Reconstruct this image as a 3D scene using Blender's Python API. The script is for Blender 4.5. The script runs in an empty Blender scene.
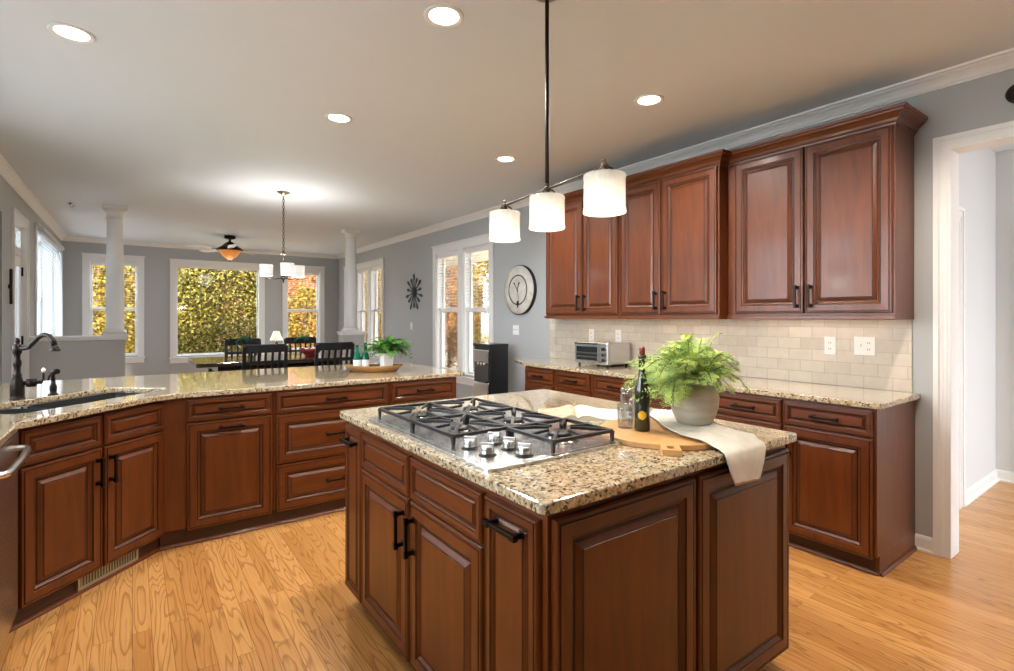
import bpy, bmesh, math, random
from mathutils import Vector, Matrix
random.seed(7)
PI = math.pi; R = math.radians
scene = bpy.context.scene
COL = scene.collection

# ------------------------------------------------------------ camera
cam_d = bpy.data.cameras.new('camera'); cam = bpy.data.objects.new('camera', cam_d); COL.objects.link(cam)
cam.location = (0, 0, 1.36); cam.rotation_euler = (PI/2, 0, R(-36.08))
cam_d.sensor_width = 36; cam_d.lens = 36*514/1014; cam_d.shift_y = -18.3/1014
cam_d.clip_start = .03; cam_d.clip_end = 200
scene.camera = cam
# ------------------------------------------------------------ world, sun, exposure
w = bpy.data.worlds.new('sky'); scene.world = w; w.use_nodes = True
bg = w.node_tree.nodes['Background']; bg.inputs[0].default_value = (.82, .91, 1, 1); bg.inputs[1].default_value = 5.0
sun_d = bpy.data.lights.new('sun', 'SUN'); sun = bpy.data.objects.new('sun', sun_d); COL.objects.link(sun)
sun_d.energy = 8.0; sun_d.angle = R(1.0); sun_d.color = (1, .86, .66)
sun.rotation_euler = Vector((.50, .58, -.72)).to_track_quat('-Z', 'Y').to_euler()
vs = scene.view_settings
vs.view_transform = 'Standard'; vs.look = 'None'; vs.gamma = 1; vs.exposure = 1.3; vs.use_curve_mapping = False
cy = scene.cycles
cy.max_bounces = 9; cy.diffuse_bounces = 5; cy.glossy_bounces = 4; cy.transmission_bounces = 6; cy.transparent_max_bounces = 12
cy.caustics_reflective = False; cy.caustics_refractive = False; cy.sample_clamp_indirect = 4; cy.use_denoising = True
DOWNLIGHT_W = 17; UNDERCAB_W = 0.45; BULB_W = 5.5

# ------------------------------------------------------------ materials
MATS = {}
def mat(name, col, rough=.5, metal=0, spec=None, coat=0, emis=None, es=0, trans=0, ior=None):
    m = bpy.data.materials.new(name); m.use_nodes = True
    b = m.node_tree.nodes['Principled BSDF']
    b.inputs['Base Color'].default_value = (*col, 1); b.inputs['Roughness'].default_value = rough
    b.inputs['Metallic'].default_value = metal
    if spec is not None: b.inputs['Specular IOR Level'].default_value = spec
    if coat: b.inputs['Coat Weight'].default_value = coat; b.inputs['Coat Roughness'].default_value = .12
    if emis: b.inputs['Emission Color'].default_value = (*emis, 1); b.inputs['Emission Strength'].default_value = es
    if trans: b.inputs['Transmission Weight'].default_value = trans
    if ior: b.inputs['IOR'].default_value = ior
    MATS[name] = m
    return m
def nt(m): return m.node_tree, m.node_tree.nodes, m.node_tree.links, m.node_tree.nodes['Principled BSDF']
def coords(m, scale=(1,1,1), rot=(0,0,0), kind='Object'):
    t, n, l, b = nt(m)
    tc = n.new('ShaderNodeTexCoord'); mp = n.new('ShaderNodeMapping')
    mp.inputs['Scale'].default_value = scale; mp.inputs['Rotation'].default_value = rot
    if kind == 'World':
        g = n.new('ShaderNodeNewGeometry'); l.new(g.outputs['Position'], mp.inputs['Vector'])
    else: l.new(tc.outputs[kind], mp.inputs['Vector'])
    return mp.outputs['Vector']
def noise(m, vec, scale, detail=3, rough=.5, dist=0):
    t, n, l, b = nt(m); x = n.new('ShaderNodeTexNoise')
    x.inputs['Scale'].default_value = scale; x.inputs['Detail'].default_value = detail
    x.inputs['Roughness'].default_value = rough; x.inputs['Distortion'].default_value = dist
    l.new(vec, x.inputs['Vector']); return x.outputs['Fac']
def ramp(m, fac, stops, interp='LINEAR'):
    t, n, l, b = nt(m); x = n.new('ShaderNodeValToRGB'); l.new(fac, x.inputs['Fac'])
    e = x.color_ramp.elements; x.color_ramp.interpolation = interp
    while len(e) < len(stops): e.new(.5)
    for q, (p, c) in zip(e, stops): q.position = p; q.color = (*c, 1) if len(c) == 3 else c
    return x.outputs['Color']
def mix(m, fac, a, b_, blend='MIX'):
    t, n, l, b = nt(m); x = n.new('ShaderNodeMix'); x.data_type = 'RGBA'; x.blend_type = blend
    for v, s in ((fac, 0), (a, 6), (b_, 7)):
        if hasattr(v, 'links'): l.new(v, x.inputs[s])
        elif s == 0: x.inputs[0].default_value = v
        else: x.inputs[s].default_value = (*v, 1)
    return x.outputs[2]
def bump(m, h, strength=.2, dist=.002):
    t, n, l, b = nt(m); x = n.new('ShaderNodeBump'); x.inputs['Strength'].default_value = strength
    x.inputs['Distance'].default_value = dist; l.new(h, x.inputs['Height']); l.new(x.outputs['Normal'], b.inputs['Normal'])
def base(m, c): t, n, l, b = nt(m); l.new(c, b.inputs['Base Color'])

def mk_wood(name, dark, mid, light, rough=.38, scale=(9,9,1.1), coat=.20):
    m = mat(name, mid, rough, coat=coat); v = coords(m, scale)
    f = noise(m, v, 3.0, 5, .6, .6); v2 = coords(m, (1.3,1.3,.9)); f2 = noise(m, v2, 2.2, 3)
    c = ramp(m, f, [(.25, dark), (.5, mid), (.78, light)])
    base(m, mix(m, .35, c, ramp(m, f2, [(.3, dark), (.7, light)])))
    return m
mk_wood('cherry', (.062,.0130,.0018), (.118,.0270,.0036), (.185,.046,.0075))
mk_wood('cherry_h', (.062,.0130,.0018), (.118,.0270,.0036), (.185,.046,.0075), scale=(1.1,9,9))
mat('glaze', (.005,.002,.0015), .45)
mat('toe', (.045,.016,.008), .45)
mk_wood('board_wood', (.50,.26,.09), (.62,.34,.13), (.72,.43,.18), .45, (1.2,9,9), 0)
mk_wood('bowl_wood', (.12,.05,.012), (.24,.11,.028), (.36,.19,.05), .4, (2,8,8), .1)
mk_wood('table_wood', (.02,.014,.012), (.035,.024,.02), (.06,.042,.032), .12, (1,6,6), .8)
mat('bronze', (.018,.013,.011), .38, .75)
mat('iron', (.02,.02,.022), .42, .3)
mat('grate_iron', (.035,.036,.04), .34, .35)
mat('black_paint', (.006,.006,.007), .42, spec=.3)
mat('black_plastic', (.012,.014,.016), .22)
mat('steel', (.66,.66,.65), .26, 1)
mat('steel_dark', (.30,.30,.31), .2, 1)
mat('nickel', (.36,.32,.27), .28, 1)
mat('trim', (.80,.80,.79), .4)
mat('plate', (.82,.81,.78), .35)
mat('white_plastic', (.78,.78,.78), .4)
mat('blind_white', (.82,.83,.84), .5)
mat('cream', (.72,.68,.60), .6)
mat('slot', (.05,.05,.05), .5)
mat('red_glaze', (.20,.025,.02), .25)
mat('bronze_brown', (.11,.085,.06), .3, .9)
mat('brass', (.55,.42,.18), .3, 1)
mat('amber', (.40,.14,.03), .3, emis=(1,.36,.07), es=.16)
mat('lens', (1,1,1), .3, emis=(1,.96,.90), es=5)
mat('shade_lit', (.9,.9,.88), .35, emis=(1,.97,.92), es=.16)
mat('bulb_lit', (1,1,1), .3, emis=(1,.95,.86), es=1.4)
mat('lampshade', (.85,.80,.70), .6, emis=(1,.86,.66), es=.25)
mat('yellow_label', (.85,.48,.02), .4)
mat('oil_glass', (.018,.022,.008), .08, coat=.4)
mat('green_glass', (.02,.22,.13), .08, trans=.55, ior=1.2)
mat('soil', (.03,.02,.012), .9)
mat('stem', (.10,.13,.03), .6)
mat('bark', (.09,.06,.045), .9)
mat('light_trim', (.85,.85,.84), .4)
mat('sink_black', (.022,.024,.027), .3)
mat('hall_paint', (.66,.67,.67), .5)
mat('clock_line', (.09,.08,.07), .6)
mat('grille', (.42,.38,.26), .4, .5)
# wall, ceiling
m = mat('wall_paint', (.42,.435,.44), .55); bump(m, noise(m, coords(m, kind='World'), 220, 2), .05, .001)
m = mat('pony_paint', (.47,.47,.46), .55)
m = mat('ceiling_paint', (.75,.825,.90), .7); bump(m, noise(m, coords(m, kind='World'), 160, 2), .05, .001)
# thin window glass
def thin(name, tint, gl=.06):
    m = mat(name, tint); t, n, l, b = nt(m); n.remove(b)
    tr = n.new('ShaderNodeBsdfTransparent'); tr.inputs[0].default_value = (*tint, 1)
    g = n.new('ShaderNodeBsdfGlossy'); g.inputs['Roughness'].default_value = .02
    mx = n.new('ShaderNodeMixShader'); lw = n.new('ShaderNodeLayerWeight'); lw.inputs[0].default_value = .15
    mm = n.new('ShaderNodeMath'); mm.operation = 'MULTIPLY_ADD'; mm.inputs[1].default_value = .55; mm.inputs[2].default_value = gl
    l.new(lw.outputs['Fresnel'], mm.inputs[0]); l.new(mm.outputs[0], mx.inputs[0])
    l.new(tr.outputs[0], mx.inputs[1]); l.new(g.outputs[0], mx.inputs[2]); l.new(mx.outputs[0], n['Material Output'].inputs[0])
    return m
thin('window_glass', (.97,.98,.98), .02); thin('tumbler_glass', (.90,.92,.93), .12)
# translucent shade glass / blinds
def translucent(name, col, f=.5):
    m = mat(name, col, .5); t, n, l, b = nt(m)
    tr = n.new('ShaderNodeBsdfTranslucent'); tr.inputs[0].default_value = (*col, 1)
    mx = n.new('ShaderNodeMixShader'); mx.inputs[0].default_value = f
    l.new(b.outputs[0], mx.inputs[1]); l.new(tr.outputs[0], mx.inputs[2]); l.new(mx.outputs[0], n['Material Output'].inputs[0])
    return m
def shade_glass(name):
    m = mat(name, (.55,.54,.50), .2); t, n, l, b = nt(m)
    tr = n.new('ShaderNodeBsdfTranslucent'); tr.inputs[0].default_value = (.75,.73,.68,1); tp = n.new('ShaderNodeBsdfTransparent')
    m1 = n.new('ShaderNodeMixShader'); m1.inputs[0].default_value = .45; l.new(b.outputs[0], m1.inputs[1]); l.new(tr.outputs[0], m1.inputs[2])
    m2 = n.new('ShaderNodeMixShader'); m2.inputs[0].default_value = .22; l.new(m1.outputs[0], m2.inputs[1]); l.new(tp.outputs[0], m2.inputs[2])
    l.new(m2.outputs[0], n['Material Output'].inputs[0])
shade_glass('ribbed_glass')
translucent('closed_blind', (.80,.82,.85), .5); translucent('curtain', (.85,.85,.84), .6)
# granite
m = mat('granite', (.6,.5,.33), .10, spec=.7, coat=.7); m.node_tree.nodes['Principled BSDF'].inputs['Coat Roughness'].default_value = .03
v = coords(m, kind='World'); t, n, l, b = nt(m)
dn = n.new('ShaderNodeTexNoise'); dn.inputs['Scale'].default_value = 90; dn.inputs['Detail'].default_value = 3; l.new(v, dn.inputs['Vector'])
dv = n.new('ShaderNodeVectorMath'); dv.operation = 'MULTIPLY_ADD'; l.new(dn.outputs['Color'], dv.inputs[0]); dv.inputs[1].default_value = (.016,.016,.016); l.new(v, dv.inputs[2]); vd = dv.outputs[0]
n1 = noise(m, v, 48, 5, .7, .3); n2 = noise(m, v, 120, 3, .6); n3 = noise(m, v, 9, 2)
c = ramp(m, n1, [(.32,(.15,.095,.04)), (.43,(.37,.275,.15)), (.54,(.53,.43,.28)), (.70,(.66,.59,.45))])
vo = n.new('ShaderNodeTexVoronoi'); vo.inputs['Scale'].default_value = 135; vo.inputs['Randomness'].default_value = 1; l.new(vd, vo.inputs['Vector'])
sp = n.new('ShaderNodeSeparateColor'); l.new(vo.outputs['Color'], sp.inputs[0])
spk = ramp(m, sp.outputs[0], [(0,(0,0,0)), (.80,(0,0,0)), (.82,(1,1,1))], 'CONSTANT')
c = mix(m, spk, c, mix(m, n2, (.03,.022,.016), (.17,.115,.06)))
spk2 = ramp(m, n2, [(.0,(0,0,0)), (.62,(0,0,0)), (.68,(1,1,1))])
c = mix(m, spk2, c, (.10,.065,.035))
spk3 = ramp(m, sp.outputs[1], [(0,(0,0,0)), (.86,(0,0,0)), (.87,(.6,.6,.6))], 'CONSTANT')
c = mix(m, spk3, c, (.70,.66,.56)); base(m, c)
# oak floor: planks along Y
m = mat('oak', (.6,.35,.16), .26)
v = coords(m, kind='World', rot=(0,0,PI/2)); t, n, l, b = nt(m)
br = n.new('ShaderNodeTexBrick'); l.new(v, br.inputs['Vector']); br.offset = .37; br.offset_frequency = 2
br.inputs['Scale'].default_value = 1; br.inputs['Brick Width'].default_value = 1.15; br.inputs['Row Height'].default_value = .068
br.inputs['Mortar Size'].default_value = .0009; br.inputs['Mortar Smooth'].default_value = .1; br.inputs['Bias'].default_value = 0
br.inputs['Color1'].default_value = (0,0,0,1); br.inputs['Color2'].default_value = (1,1,1,1); br.inputs['Mortar'].default_value = (.5,.5,.5,1)
pv = n.new('ShaderNodeVectorMath'); pv.operation = 'MULTIPLY_ADD'; l.new(br.outputs['Color'], pv.inputs[0]); pv.inputs[1].default_value = (7,5,3)
l.new(coords(m, kind='World', scale=(1,1,1)), pv.inputs[2])
mp = n.new('ShaderNodeMapping'); mp.inputs['Scale'].default_value = (15,1.5,1); l.new(pv.outputs[0], mp.inputs['Vector'])
g1 = noise(m, mp.outputs[0], .55, 2.5, .45, .2)
wv = n.new('ShaderNodeMath'); wv.operation = 'MULTIPLY'; l.new(g1, wv.inputs[0]); wv.inputs[1].default_value = 20
fr = n.new('ShaderNodeMath'); fr.operation = 'FRACT'; l.new(wv.outputs[0], fr.inputs[0])
rings = ramp(m, fr.outputs[0], [(0,(1,1,1)), (.62,(.95,.95,.95)), (.88,(.10,.10,.10)), (1,(1,1,1))])
mp2 = n.new('ShaderNodeMapping'); mp2.inputs['Scale'].default_value = (120,4,1); l.new(pv.outputs[0], mp2.inputs['Vector'])
fine = noise(m, mp2.outputs[0], 1, 3, .6)
pl = ramp(m, br.outputs['Color'], [(0,(.54,.245,.068)), (.5,(.61,.295,.088)), (1,(.68,.35,.115))])
c = mix(m, rings, mix(m, .75, pl, (.30,.125,.035)), pl)
c = mix(m, .5, c, ramp(m, fine, [(.3,(.75,.70,.65)), (.6,(1,1,1))]), 'MULTIPLY')
c = mix(m, br.outputs['Fac'], c, (.18,.075,.025)); base(m, c)
# travertine subway tile
m = mat('tile', (.75,.66,.54), .35)
v = coords(m, kind='World'); t, n, l, b = nt(m)
sx = n.new('ShaderNodeSeparateXYZ'); l.new(v, sx.inputs[0]); cx = n.new('ShaderNodeCombineXYZ'); l.new(sx.outputs['Y'], cx.inputs['X']); l.new(sx.outputs['Z'], cx.inputs['Y'])
br = n.new('ShaderNodeTexBrick'); l.new(cx.outputs[0], br.inputs['Vector'])
br.inputs['Scale'].default_value = 1; br.inputs['Brick Width'].default_value = .152; br.inputs['Row Height'].default_value = .0762
br.inputs['Mortar Size'].default_value = .0028; br.inputs['Mortar Smooth'].default_value = .2
br.inputs['Color1'].default_value = (.62,.55,.455,1); br.inputs['Color2'].default_value = (.47,.405,.33,1); br.inputs['Mortar'].default_value = (.36,.31,.25,1)
c = mix(m, .35, br.outputs['Color'], ramp(m, noise(m, v, 14, 4, .6), [(.3,(.52,.44,.36)), (.7,(.70,.63,.53))])); base(m, c)
# exterior brick
m = mat('brick', (.45,.2,.12), .85)
v = coords(m, kind='World'); t, n, l, b = nt(m)
sx = n.new('ShaderNodeSeparateXYZ'); l.new(v, sx.inputs[0]); cx = n.new('ShaderNodeCombineXYZ'); ad = n.new('ShaderNodeMath'); ad.operation = 'ADD'
l.new(sx.outputs['X'], ad.inputs[0]); l.new(sx.outputs['Y'], ad.inputs[1]); l.new(ad.outputs[0], cx.inputs['X']); l.new(sx.outputs['Z'], cx.inputs['Y'])
br = n.new('ShaderNodeTexBrick'); l.new(cx.outputs[0], br.inputs['Vector'])
br.inputs['Scale'].default_value = 1; br.inputs['Brick Width'].default_value = .22; br.inputs['Row Height'].default_value = .075; br.inputs['Mortar Size'].default_value = .008
br.inputs['Color1'].default_value = (.22,.075,.035,1); br.inputs['Color2'].default_value = (.15,.05,.028,1); br.inputs['Mortar'].default_value = (.16,.11,.08,1)
base(m, br.outputs['Color'])
def leafmat(name, stops, scale, rough=.6):
    m = mat(name, stops[0], rough, spec=.15); f = noise(m, coords(m, kind='World'), scale, 2, .6)
    k = len(stops); base(m, ramp(m, f, [(.3+.4*i/(k-1), s) for i, s in enumerate(stops)])); return m
leafmat('leaf_magnolia', [(.006,.008,.002), (.045,.045,.006), (.26,.20,.035), (.03,.033,.006)], 15)  # near-black and bright tones put leaf-gap shade and highlights into the colour
leafmat('leaf_autumn', [(.03,.010,.004), (.22,.07,.015), (.34,.15,.045), (.08,.04,.01)], 6)
leafmat('leaf_gold', [(.015,.015,.003), (.20,.13,.012), (.34,.22,.022)], 6)
leafmat('leaf_fern', [(.13,.27,.07), (.34,.50,.14), (.60,.70,.22), (.50,.62,.06)], 28, .5)
leafmat('leaf_dark', [(.015,.08,.012), (.05,.20,.025), (.12,.32,.05)], 25, .4)
m = mat('bounce_slab', (.17,.175,.18), .8)  # grey of the added slab that bounces sun indoors
leafmat('ground_mulch', [(.34,.27,.18), (.46,.38,.27), (.30,.27,.17)], 1.5, .9)
leafmat('wreath_green', [(.02,.12,.07), (.06,.22,.12), (.02,.08,.04)], 40, .5)
# linen, stoneware, page
m = mat('linen', (.72,.69,.62), .9); bump(m, noise(m, coords(m, kind='World'), 500, 2), .4, .001)
base(m, ramp(m, noise(m, coords(m, kind='World'), 18, 3), [(.3,(.66,.63,.56)), (.7,(.80,.77,.70))]))
mat('linen_hem', (.52,.34,.26), .9)
m = mat('stoneware', (.6,.56,.5), .55); base(m, ramp(m, noise(m, coords(m, (1,1,6)), 7, 4), [(.3,(.42,.36,.27)), (.7,(.56,.50,.40))]))
m = mat('page', (.58,.54,.45), .7)
m = mat('page_photo', (.5,.35,.2), .5); base(m, ramp(m, noise(m, coords(m, kind='World'), 30, 3), [(.35,(.42,.24,.12)), (.65,(.58,.47,.34))]))
m = mat('weathered', (.60,.58,.53), .6); base(m, ramp(m, noise(m, coords(m), 12, 4), [(.3,(.50,.48,.43)), (.7,(.68,.66,.61))]))
M = MATS

# ------------------------------------------------------------ mesh helpers
class MB:
    def __init__(s): s.bm = bmesh.new()
    def face(s, pts, mi=0, smooth=False):
        try: f = s.bm.faces.new([s.bm.verts.new(p) for p in pts])
        except ValueError: return
        f.material_index = mi; f.smooth = smooth; return f
    def box(s, x0, x1, y0, y1, z0, z1, mi=0, mx=None):
        P = [Vector((x, y, z)) for z in (z0, z1) for y in (y0, y1) for x in (x0, x1)]
        if mx is not None: P = [mx @ p for p in P]
        v = [s.bm.verts.new(p) for p in P]
        for q in ((0,2,3,1), (4,5,7,6), (0,1,5,4), (2,6,7,3), (0,4,6,2), (1,3,7,5)):
            f = s.bm.faces.new([v[i] for i in q]); f.material_index = mi
        return s
    def prism(s, poly, z0, z1, mi=0, mx=None, axis='z'):
        def T(a, b_, c):
            p = Vector((a, b_, c)) if axis == 'z' else (Vector((a, c, b_)) if axis == 'y' else Vector((c, a, b_)))
            return mx @ p if mx is not None else p
        lo = [s.bm.verts.new(T(a, b_, z0)) for a, b_ in poly]; hi = [s.bm.verts.new(T(a, b_, z1)) for a, b_ in poly]
        k = len(poly)
        for i in range(k):
            f = s.bm.faces.new([lo[i], lo[(i+1) % k], hi[(i+1) % k], hi[i]]); f.material_index = mi
        for q in (lo[::-1], hi):
            f = s.bm.faces.new(q); f.material_index = mi
        return s
    def lathe(s, prof, seg=24, mi=0, c=(0,0,0), mx=None, smooth=True, wave=None, caps=True):
        rings = []
        for k, (r, z) in enumerate(prof):
            ring = []
            for i in range(seg):
                a = 2*PI*i/seg; rr = r*(1+(wave(a, k) if wave else 0)); p = Vector((rr*math.cos(a), rr*math.sin(a), z))
                if mx is not None: p = mx @ p
                ring.append(s.bm.verts.new(p+Vector(c)))
            rings.append(ring)
        for a, b_ in zip(rings, rings[1:]):
            for i in range(seg):
                j = (i+1) % seg; f = s.bm.faces.new([a[i], a[j], b_[j], b_[i]]); f.material_index = mi; f.smooth = smooth
        for ring, rr in ((rings[0], prof[0][0]), (rings[-1], prof[-1][0])):
            if caps and rr > 1e-4:
                f = s.bm.faces.new(ring if ring is rings[-1] else ring[::-1]); f.material_index = mi
        return s
    def tube(s, pts, r, seg=8, mi=0, square=False):
        pts = [Vector(p) for p in pts]; rings = []
        if square: seg = 4
        for i, p in enumerate(pts):
            d = (pts[min(i+1, len(pts)-1)] - pts[max(i-1, 0)]).normalized()
            up = Vector((0,0,1)) if abs(d.z) < .95 else Vector((0,1,0))
            a = d.cross(up).normalized(); b_ = a.cross(d).normalized()
            rr = r[i] if isinstance(r, (list, tuple)) else r
            off = PI/4 if square else 0; k = 1.414 if square else 1
            rings.append([s.bm.verts.new(p + k*rr*(math.cos(off+2*PI*j/seg)*a + math.sin(off+2*PI*j/seg)*b_)) for j in range(seg)])
        for a, b_ in zip(rings, rings[1:]):
            for i in range(seg):
                j = (i+1) % seg; f = s.bm.faces.new([a[i], a[j], b_[j], b_[i]]); f.material_index = mi; f.smooth = not square
        for q in (rings[0][::-1], rings[-1]):
            f = s.bm.faces.new(q); f.material_index = mi
        return s
    def build(s, name, mats, parent=None, loc=(0,0,0), rotz=0, rot=None, bevel=0, norm=True):
        if norm: bmesh.ops.recalc_face_normals(s.bm, faces=s.bm.faces)
        me = bpy.data.meshes.new(name); s.bm.to_mesh(me); s.bm.free()
        for q in (mats if isinstance(mats, (list, tuple)) else [mats]): me.materials.append(M[q])
        o = bpy.data.objects.new(name, me); COL.objects.link(o)
        if parent: o.parent = parent
        o.location = loc; o.rotation_euler = rot if rot else (0, 0, rotz)
        if bevel:
            b = o.modifiers.new('bevel', 'BEVEL'); b.width = bevel; b.segments = 2; b.limit_method = 'ANGLE'; b.angle_limit = R(40)
        return o
def tag(o, label, cat, group=None, kind=None):
    if label: o['label'] = label
    if cat: o['category'] = cat
    if group: o['group'] = group
    if kind: o['kind'] = kind
    return o
def thing(name, label, cat, loc=(0,0,0), rotz=0, group=None):
    o = bpy.data.objects.new(name, None); COL.objects.link(o); o.location = loc; o.rotation_euler = (0,0,rotz)
    o.empty_display_size = .1
    return tag(o, label, cat, group)
def struct_e(name, loc=(0,0,0), rotz=0):
    o = bpy.data.objects.new(name, None); COL.objects.link(o); o.location = loc; o.rotation_euler = (0,0,rotz); o['kind'] = 'structure'; return o
def dup(root, loc, rotz, label, group=None):
    def rec(o, par):
        c = o.copy(); COL.objects.link(c)
        if par: c.parent = par
        for ch in list(o.children): rec(ch, c)
        return c
    r = rec(root, None); r.location = loc; r.rotation_euler = (0,0,rotz); r['label'] = label
    if group: r['group'] = group
    return r
def light(name, kind, loc, power, color, parent=None, size=.1, rot=None, shape='DISK', size_y=None, spot=None):
    d = bpy.data.lights.new(name, kind); d.energy = power; d.color = color
    if kind == 'AREA':
        d.shape = shape; d.size = size
        if size_y: d.size_y = size_y
    else: d.shadow_soft_size = size
    if spot: d.spot_size = spot; d.spot_blend = .6
    o = bpy.data.objects.new(name, d); COL.objects.link(o)
    if parent: o.parent = parent
    o.location = loc
    if rot: o.rotation_euler = rot
    return o

# ------------------------------------------------------------ room shell
CZ = 2.743; XL = -.98; XR = 3.73; YB = 11.55; YR = -2.6
def wall(name, along, pos, thick, a0, a1, z0, z1, holes, m='wall_paint'):
    """along 'x' or 'y'; pos = room face; thick signed outward; holes = (h0,h1,zb,zt) sorted"""
    b = MB()
    def bx(p, q, lo, hi):
        if q-p < 1e-4 or hi-lo < 1e-4: return
        t0, t1 = sorted((pos, pos+thick))
        if along == 'x': b.box(p, q, t0, t1, lo, hi)
        else: b.box(t0, t1, p, q, lo, hi)
    cur = a0
    for h0, h1, zb, zt in holes:
        bx(cur, h0, z0, z1); bx(h0, h1, z0, zb); bx(h0, h1, zt, z1); cur = h1
    bx(cur, a1, z0, z1)
    return tag(b.build(name, m), None, None, kind='structure')
# windows as (a0, a1, z0, z1) of the openings
WB = [(-.61, .08, .66, 2.36), (.665, 2.115, .62, 2.345), (2.65, 3.33, .66, 2.36)]
WR1 = [(9.03, 9.60, .62, 2.33), (9.73, 10.30, .62, 2.33), (10.43, 11.0, .62, 2.33)]
WR2 = [(5.50, 6.14, .56, 2.32), (6.28, 6.93, .56, 2.32)]
wall('wall_back', 'x', YB, .16, XL-.16, XR+.14, 0, CZ, WB)
wall('wall_right', 'y', XR, .14, YR, YB, 0, CZ, [(-.12, .880, 0, 2.32)] + WR2 + WR1)
wall('wall_left', 'y', XL, -.16, YR, YB, 0, CZ, [(.75, 2.55, 1.08, 2.53), (2.80, 5.1, 1.08, 2.53), (5.55, 6.62, 0, 2.34), (7.15, 7.90, 0, 2.38), (8.68, 11.0, .80, 2.42)])
wall('wall_rear', 'x', YR, -.16, XL-.16, XR+.14, 0, CZ, [])
b = MB(); b.box(XL-.16, 7.0, YR-.16, YB+.16, -.06, 0); tag(b.build('floor', 'oak'), None, None, kind='structure')
b = MB(); b.box(XL-1.7, 7.0, YR-.9, 6.0, CZ, CZ+.15); b.box(XL-.7, 7.0, 6.0, YB+.6, CZ, CZ+.15); tag(b.build('ceiling', 'ceiling_paint'), None, None, kind='structure')  # runs past the left wall as an unseen overhang added to block sun
# hall beyond the doorway
wall('wall_hall_side', 'x', 1.07, .12, XR+.14, 6.0, 0, CZ, [(4.02, 4.74, 0, 2.05)], 'hall_paint')
wall('wall_hall_end', 'y', 5.85, .12, -2.6, 1.07, 0, CZ, [(.02, .84, 0, 2.05)], 'hall_paint')
wall('wall_hall_near', 'x', -1.8, -.12, XR+.14, 6.0, 0, CZ, [(3.95, 5.75, .1, 2.65)], 'hall_paint')  # wide opening in this unseen wall added to brighten the hall
# the room behind the left opening
wall('wall_left_alcove', 'y', XL-1.3, -.1, 5.0, 7.1, 0, CZ, [], 'wall_paint')
wall('wall_left_alcove_side', 'x', 7.0, .1, XL-1.4, XL-.16, 0, CZ, [], 'wall_paint')
wall('wall_left_alcove_near', 'x', 5.1, -.1, XL-1.4, XL-.16, 0, CZ, [], 'wall_paint')
b = MB(); b.box(XL-1.4, XL-.16, 5.0, 7.1, -.06, 0); tag(b.build('floor_alcove', 'oak'), None, None, kind='structure')
b = MB(); b.box(XL-1.4, XL-.6, 5.0, 7.1, CZ, CZ+.1); tag(b.build('ceiling_alcove', 'ceiling_paint'), None, None, kind='structure')

# mouldings: profile swept along an axis. profile = (out from wall, z)
CROWN = [(o*.82, z*.80) for o, z in [(0,-.10), (.012,-.10), (.014,-.088), (.022,-.082), (.032,-.062), (.052,-.040), (.072,-.028), (.076,-.020), (.092,-.014), (.095,0), (0,0)]]
BASEP = [(0,0), (.028,0), (.028,.010), (.015,.018), (.015,.072), (.011,.082), (.005,.088), (0,.088)]
def sweep(b, prof, p0, p1, n, z=0, mi=0, m0=0, m1=0):
    """p0->p1 in plan, n = direction out from wall; m0/m1 = mitre factors"""
    p0 = Vector((*p0, 0)); p1 = Vector((*p1, 0)); n = Vector((*n, 0)); d = (p1-p0).normalized()
    A = [b.bm.verts.new(p0 + n*o + d*(m0*o) + Vector((0,0,z+h))) for o, h in prof]
    B = [b.bm.verts.new(p1 + n*o + d*(m1*o) + Vector((0,0,z+h))) for o, h in prof]
    k = len(prof)
    for i in range(k):
        f = b.bm.faces.new([A[i], A[(i+1) % k], B[(i+1) % k], B[i]]); f.material_index = mi
    for q in (A[::-1], B): b.bm.faces.new(q).material_index = mi
tn = [0]
def trim(build):
    tn[0] += 1; b = MB(); build(b); return tag(b.build('trim_%d' % tn[0], 'trim'), None, None, kind='structure')
trim(lambda b: sweep(b, CROWN, (XR, YR), (XR, YB), (-1,0), CZ, m1=-1))
trim(lambda b: sweep(b, CROWN, (XL, YB), (XR, YB), (0,-1), CZ, m0=1, m1=-1))
trim(lambda b: sweep(b, CROWN, (XL, YR), (XL, YB), (1,0), CZ, m1=-1))
def bb(name, p0, p1, n):
    b = MB(); sweep(b, BASEP, p0, p1, n); tag(b.build(name, 'trim'), None, None, kind='structure')
bb('baseboard_right_1', (XR, .942), (XR, 1.03), (-1,0)); bb('baseboard_right_2', (XR, 4.03), (XR, YB), (-1,0)); bb('baseboard_right_3', (XR, YR), (XR, -.195), (-1,0))
bb('baseboard_back', (XL, YB), (XR, YB), (0,-1))
bb('baseboard_left_1', (XL, 8.0), (XL, YB), (1,0)); bb('baseboard_left_2', (XL, 6.72), (XL, 7.06), (1,0))
bb('baseboard_hall_1', (4.84, 1.07), (5.85, 1.07), (0,-1)); bb('baseboard_hall_2', (5.85, .94), (5.85, 1.07), (-1,0)); bb('baseboard_hall_3', (XR+.14, 1.07), (3.92, 1.07), (0,-1))
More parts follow.
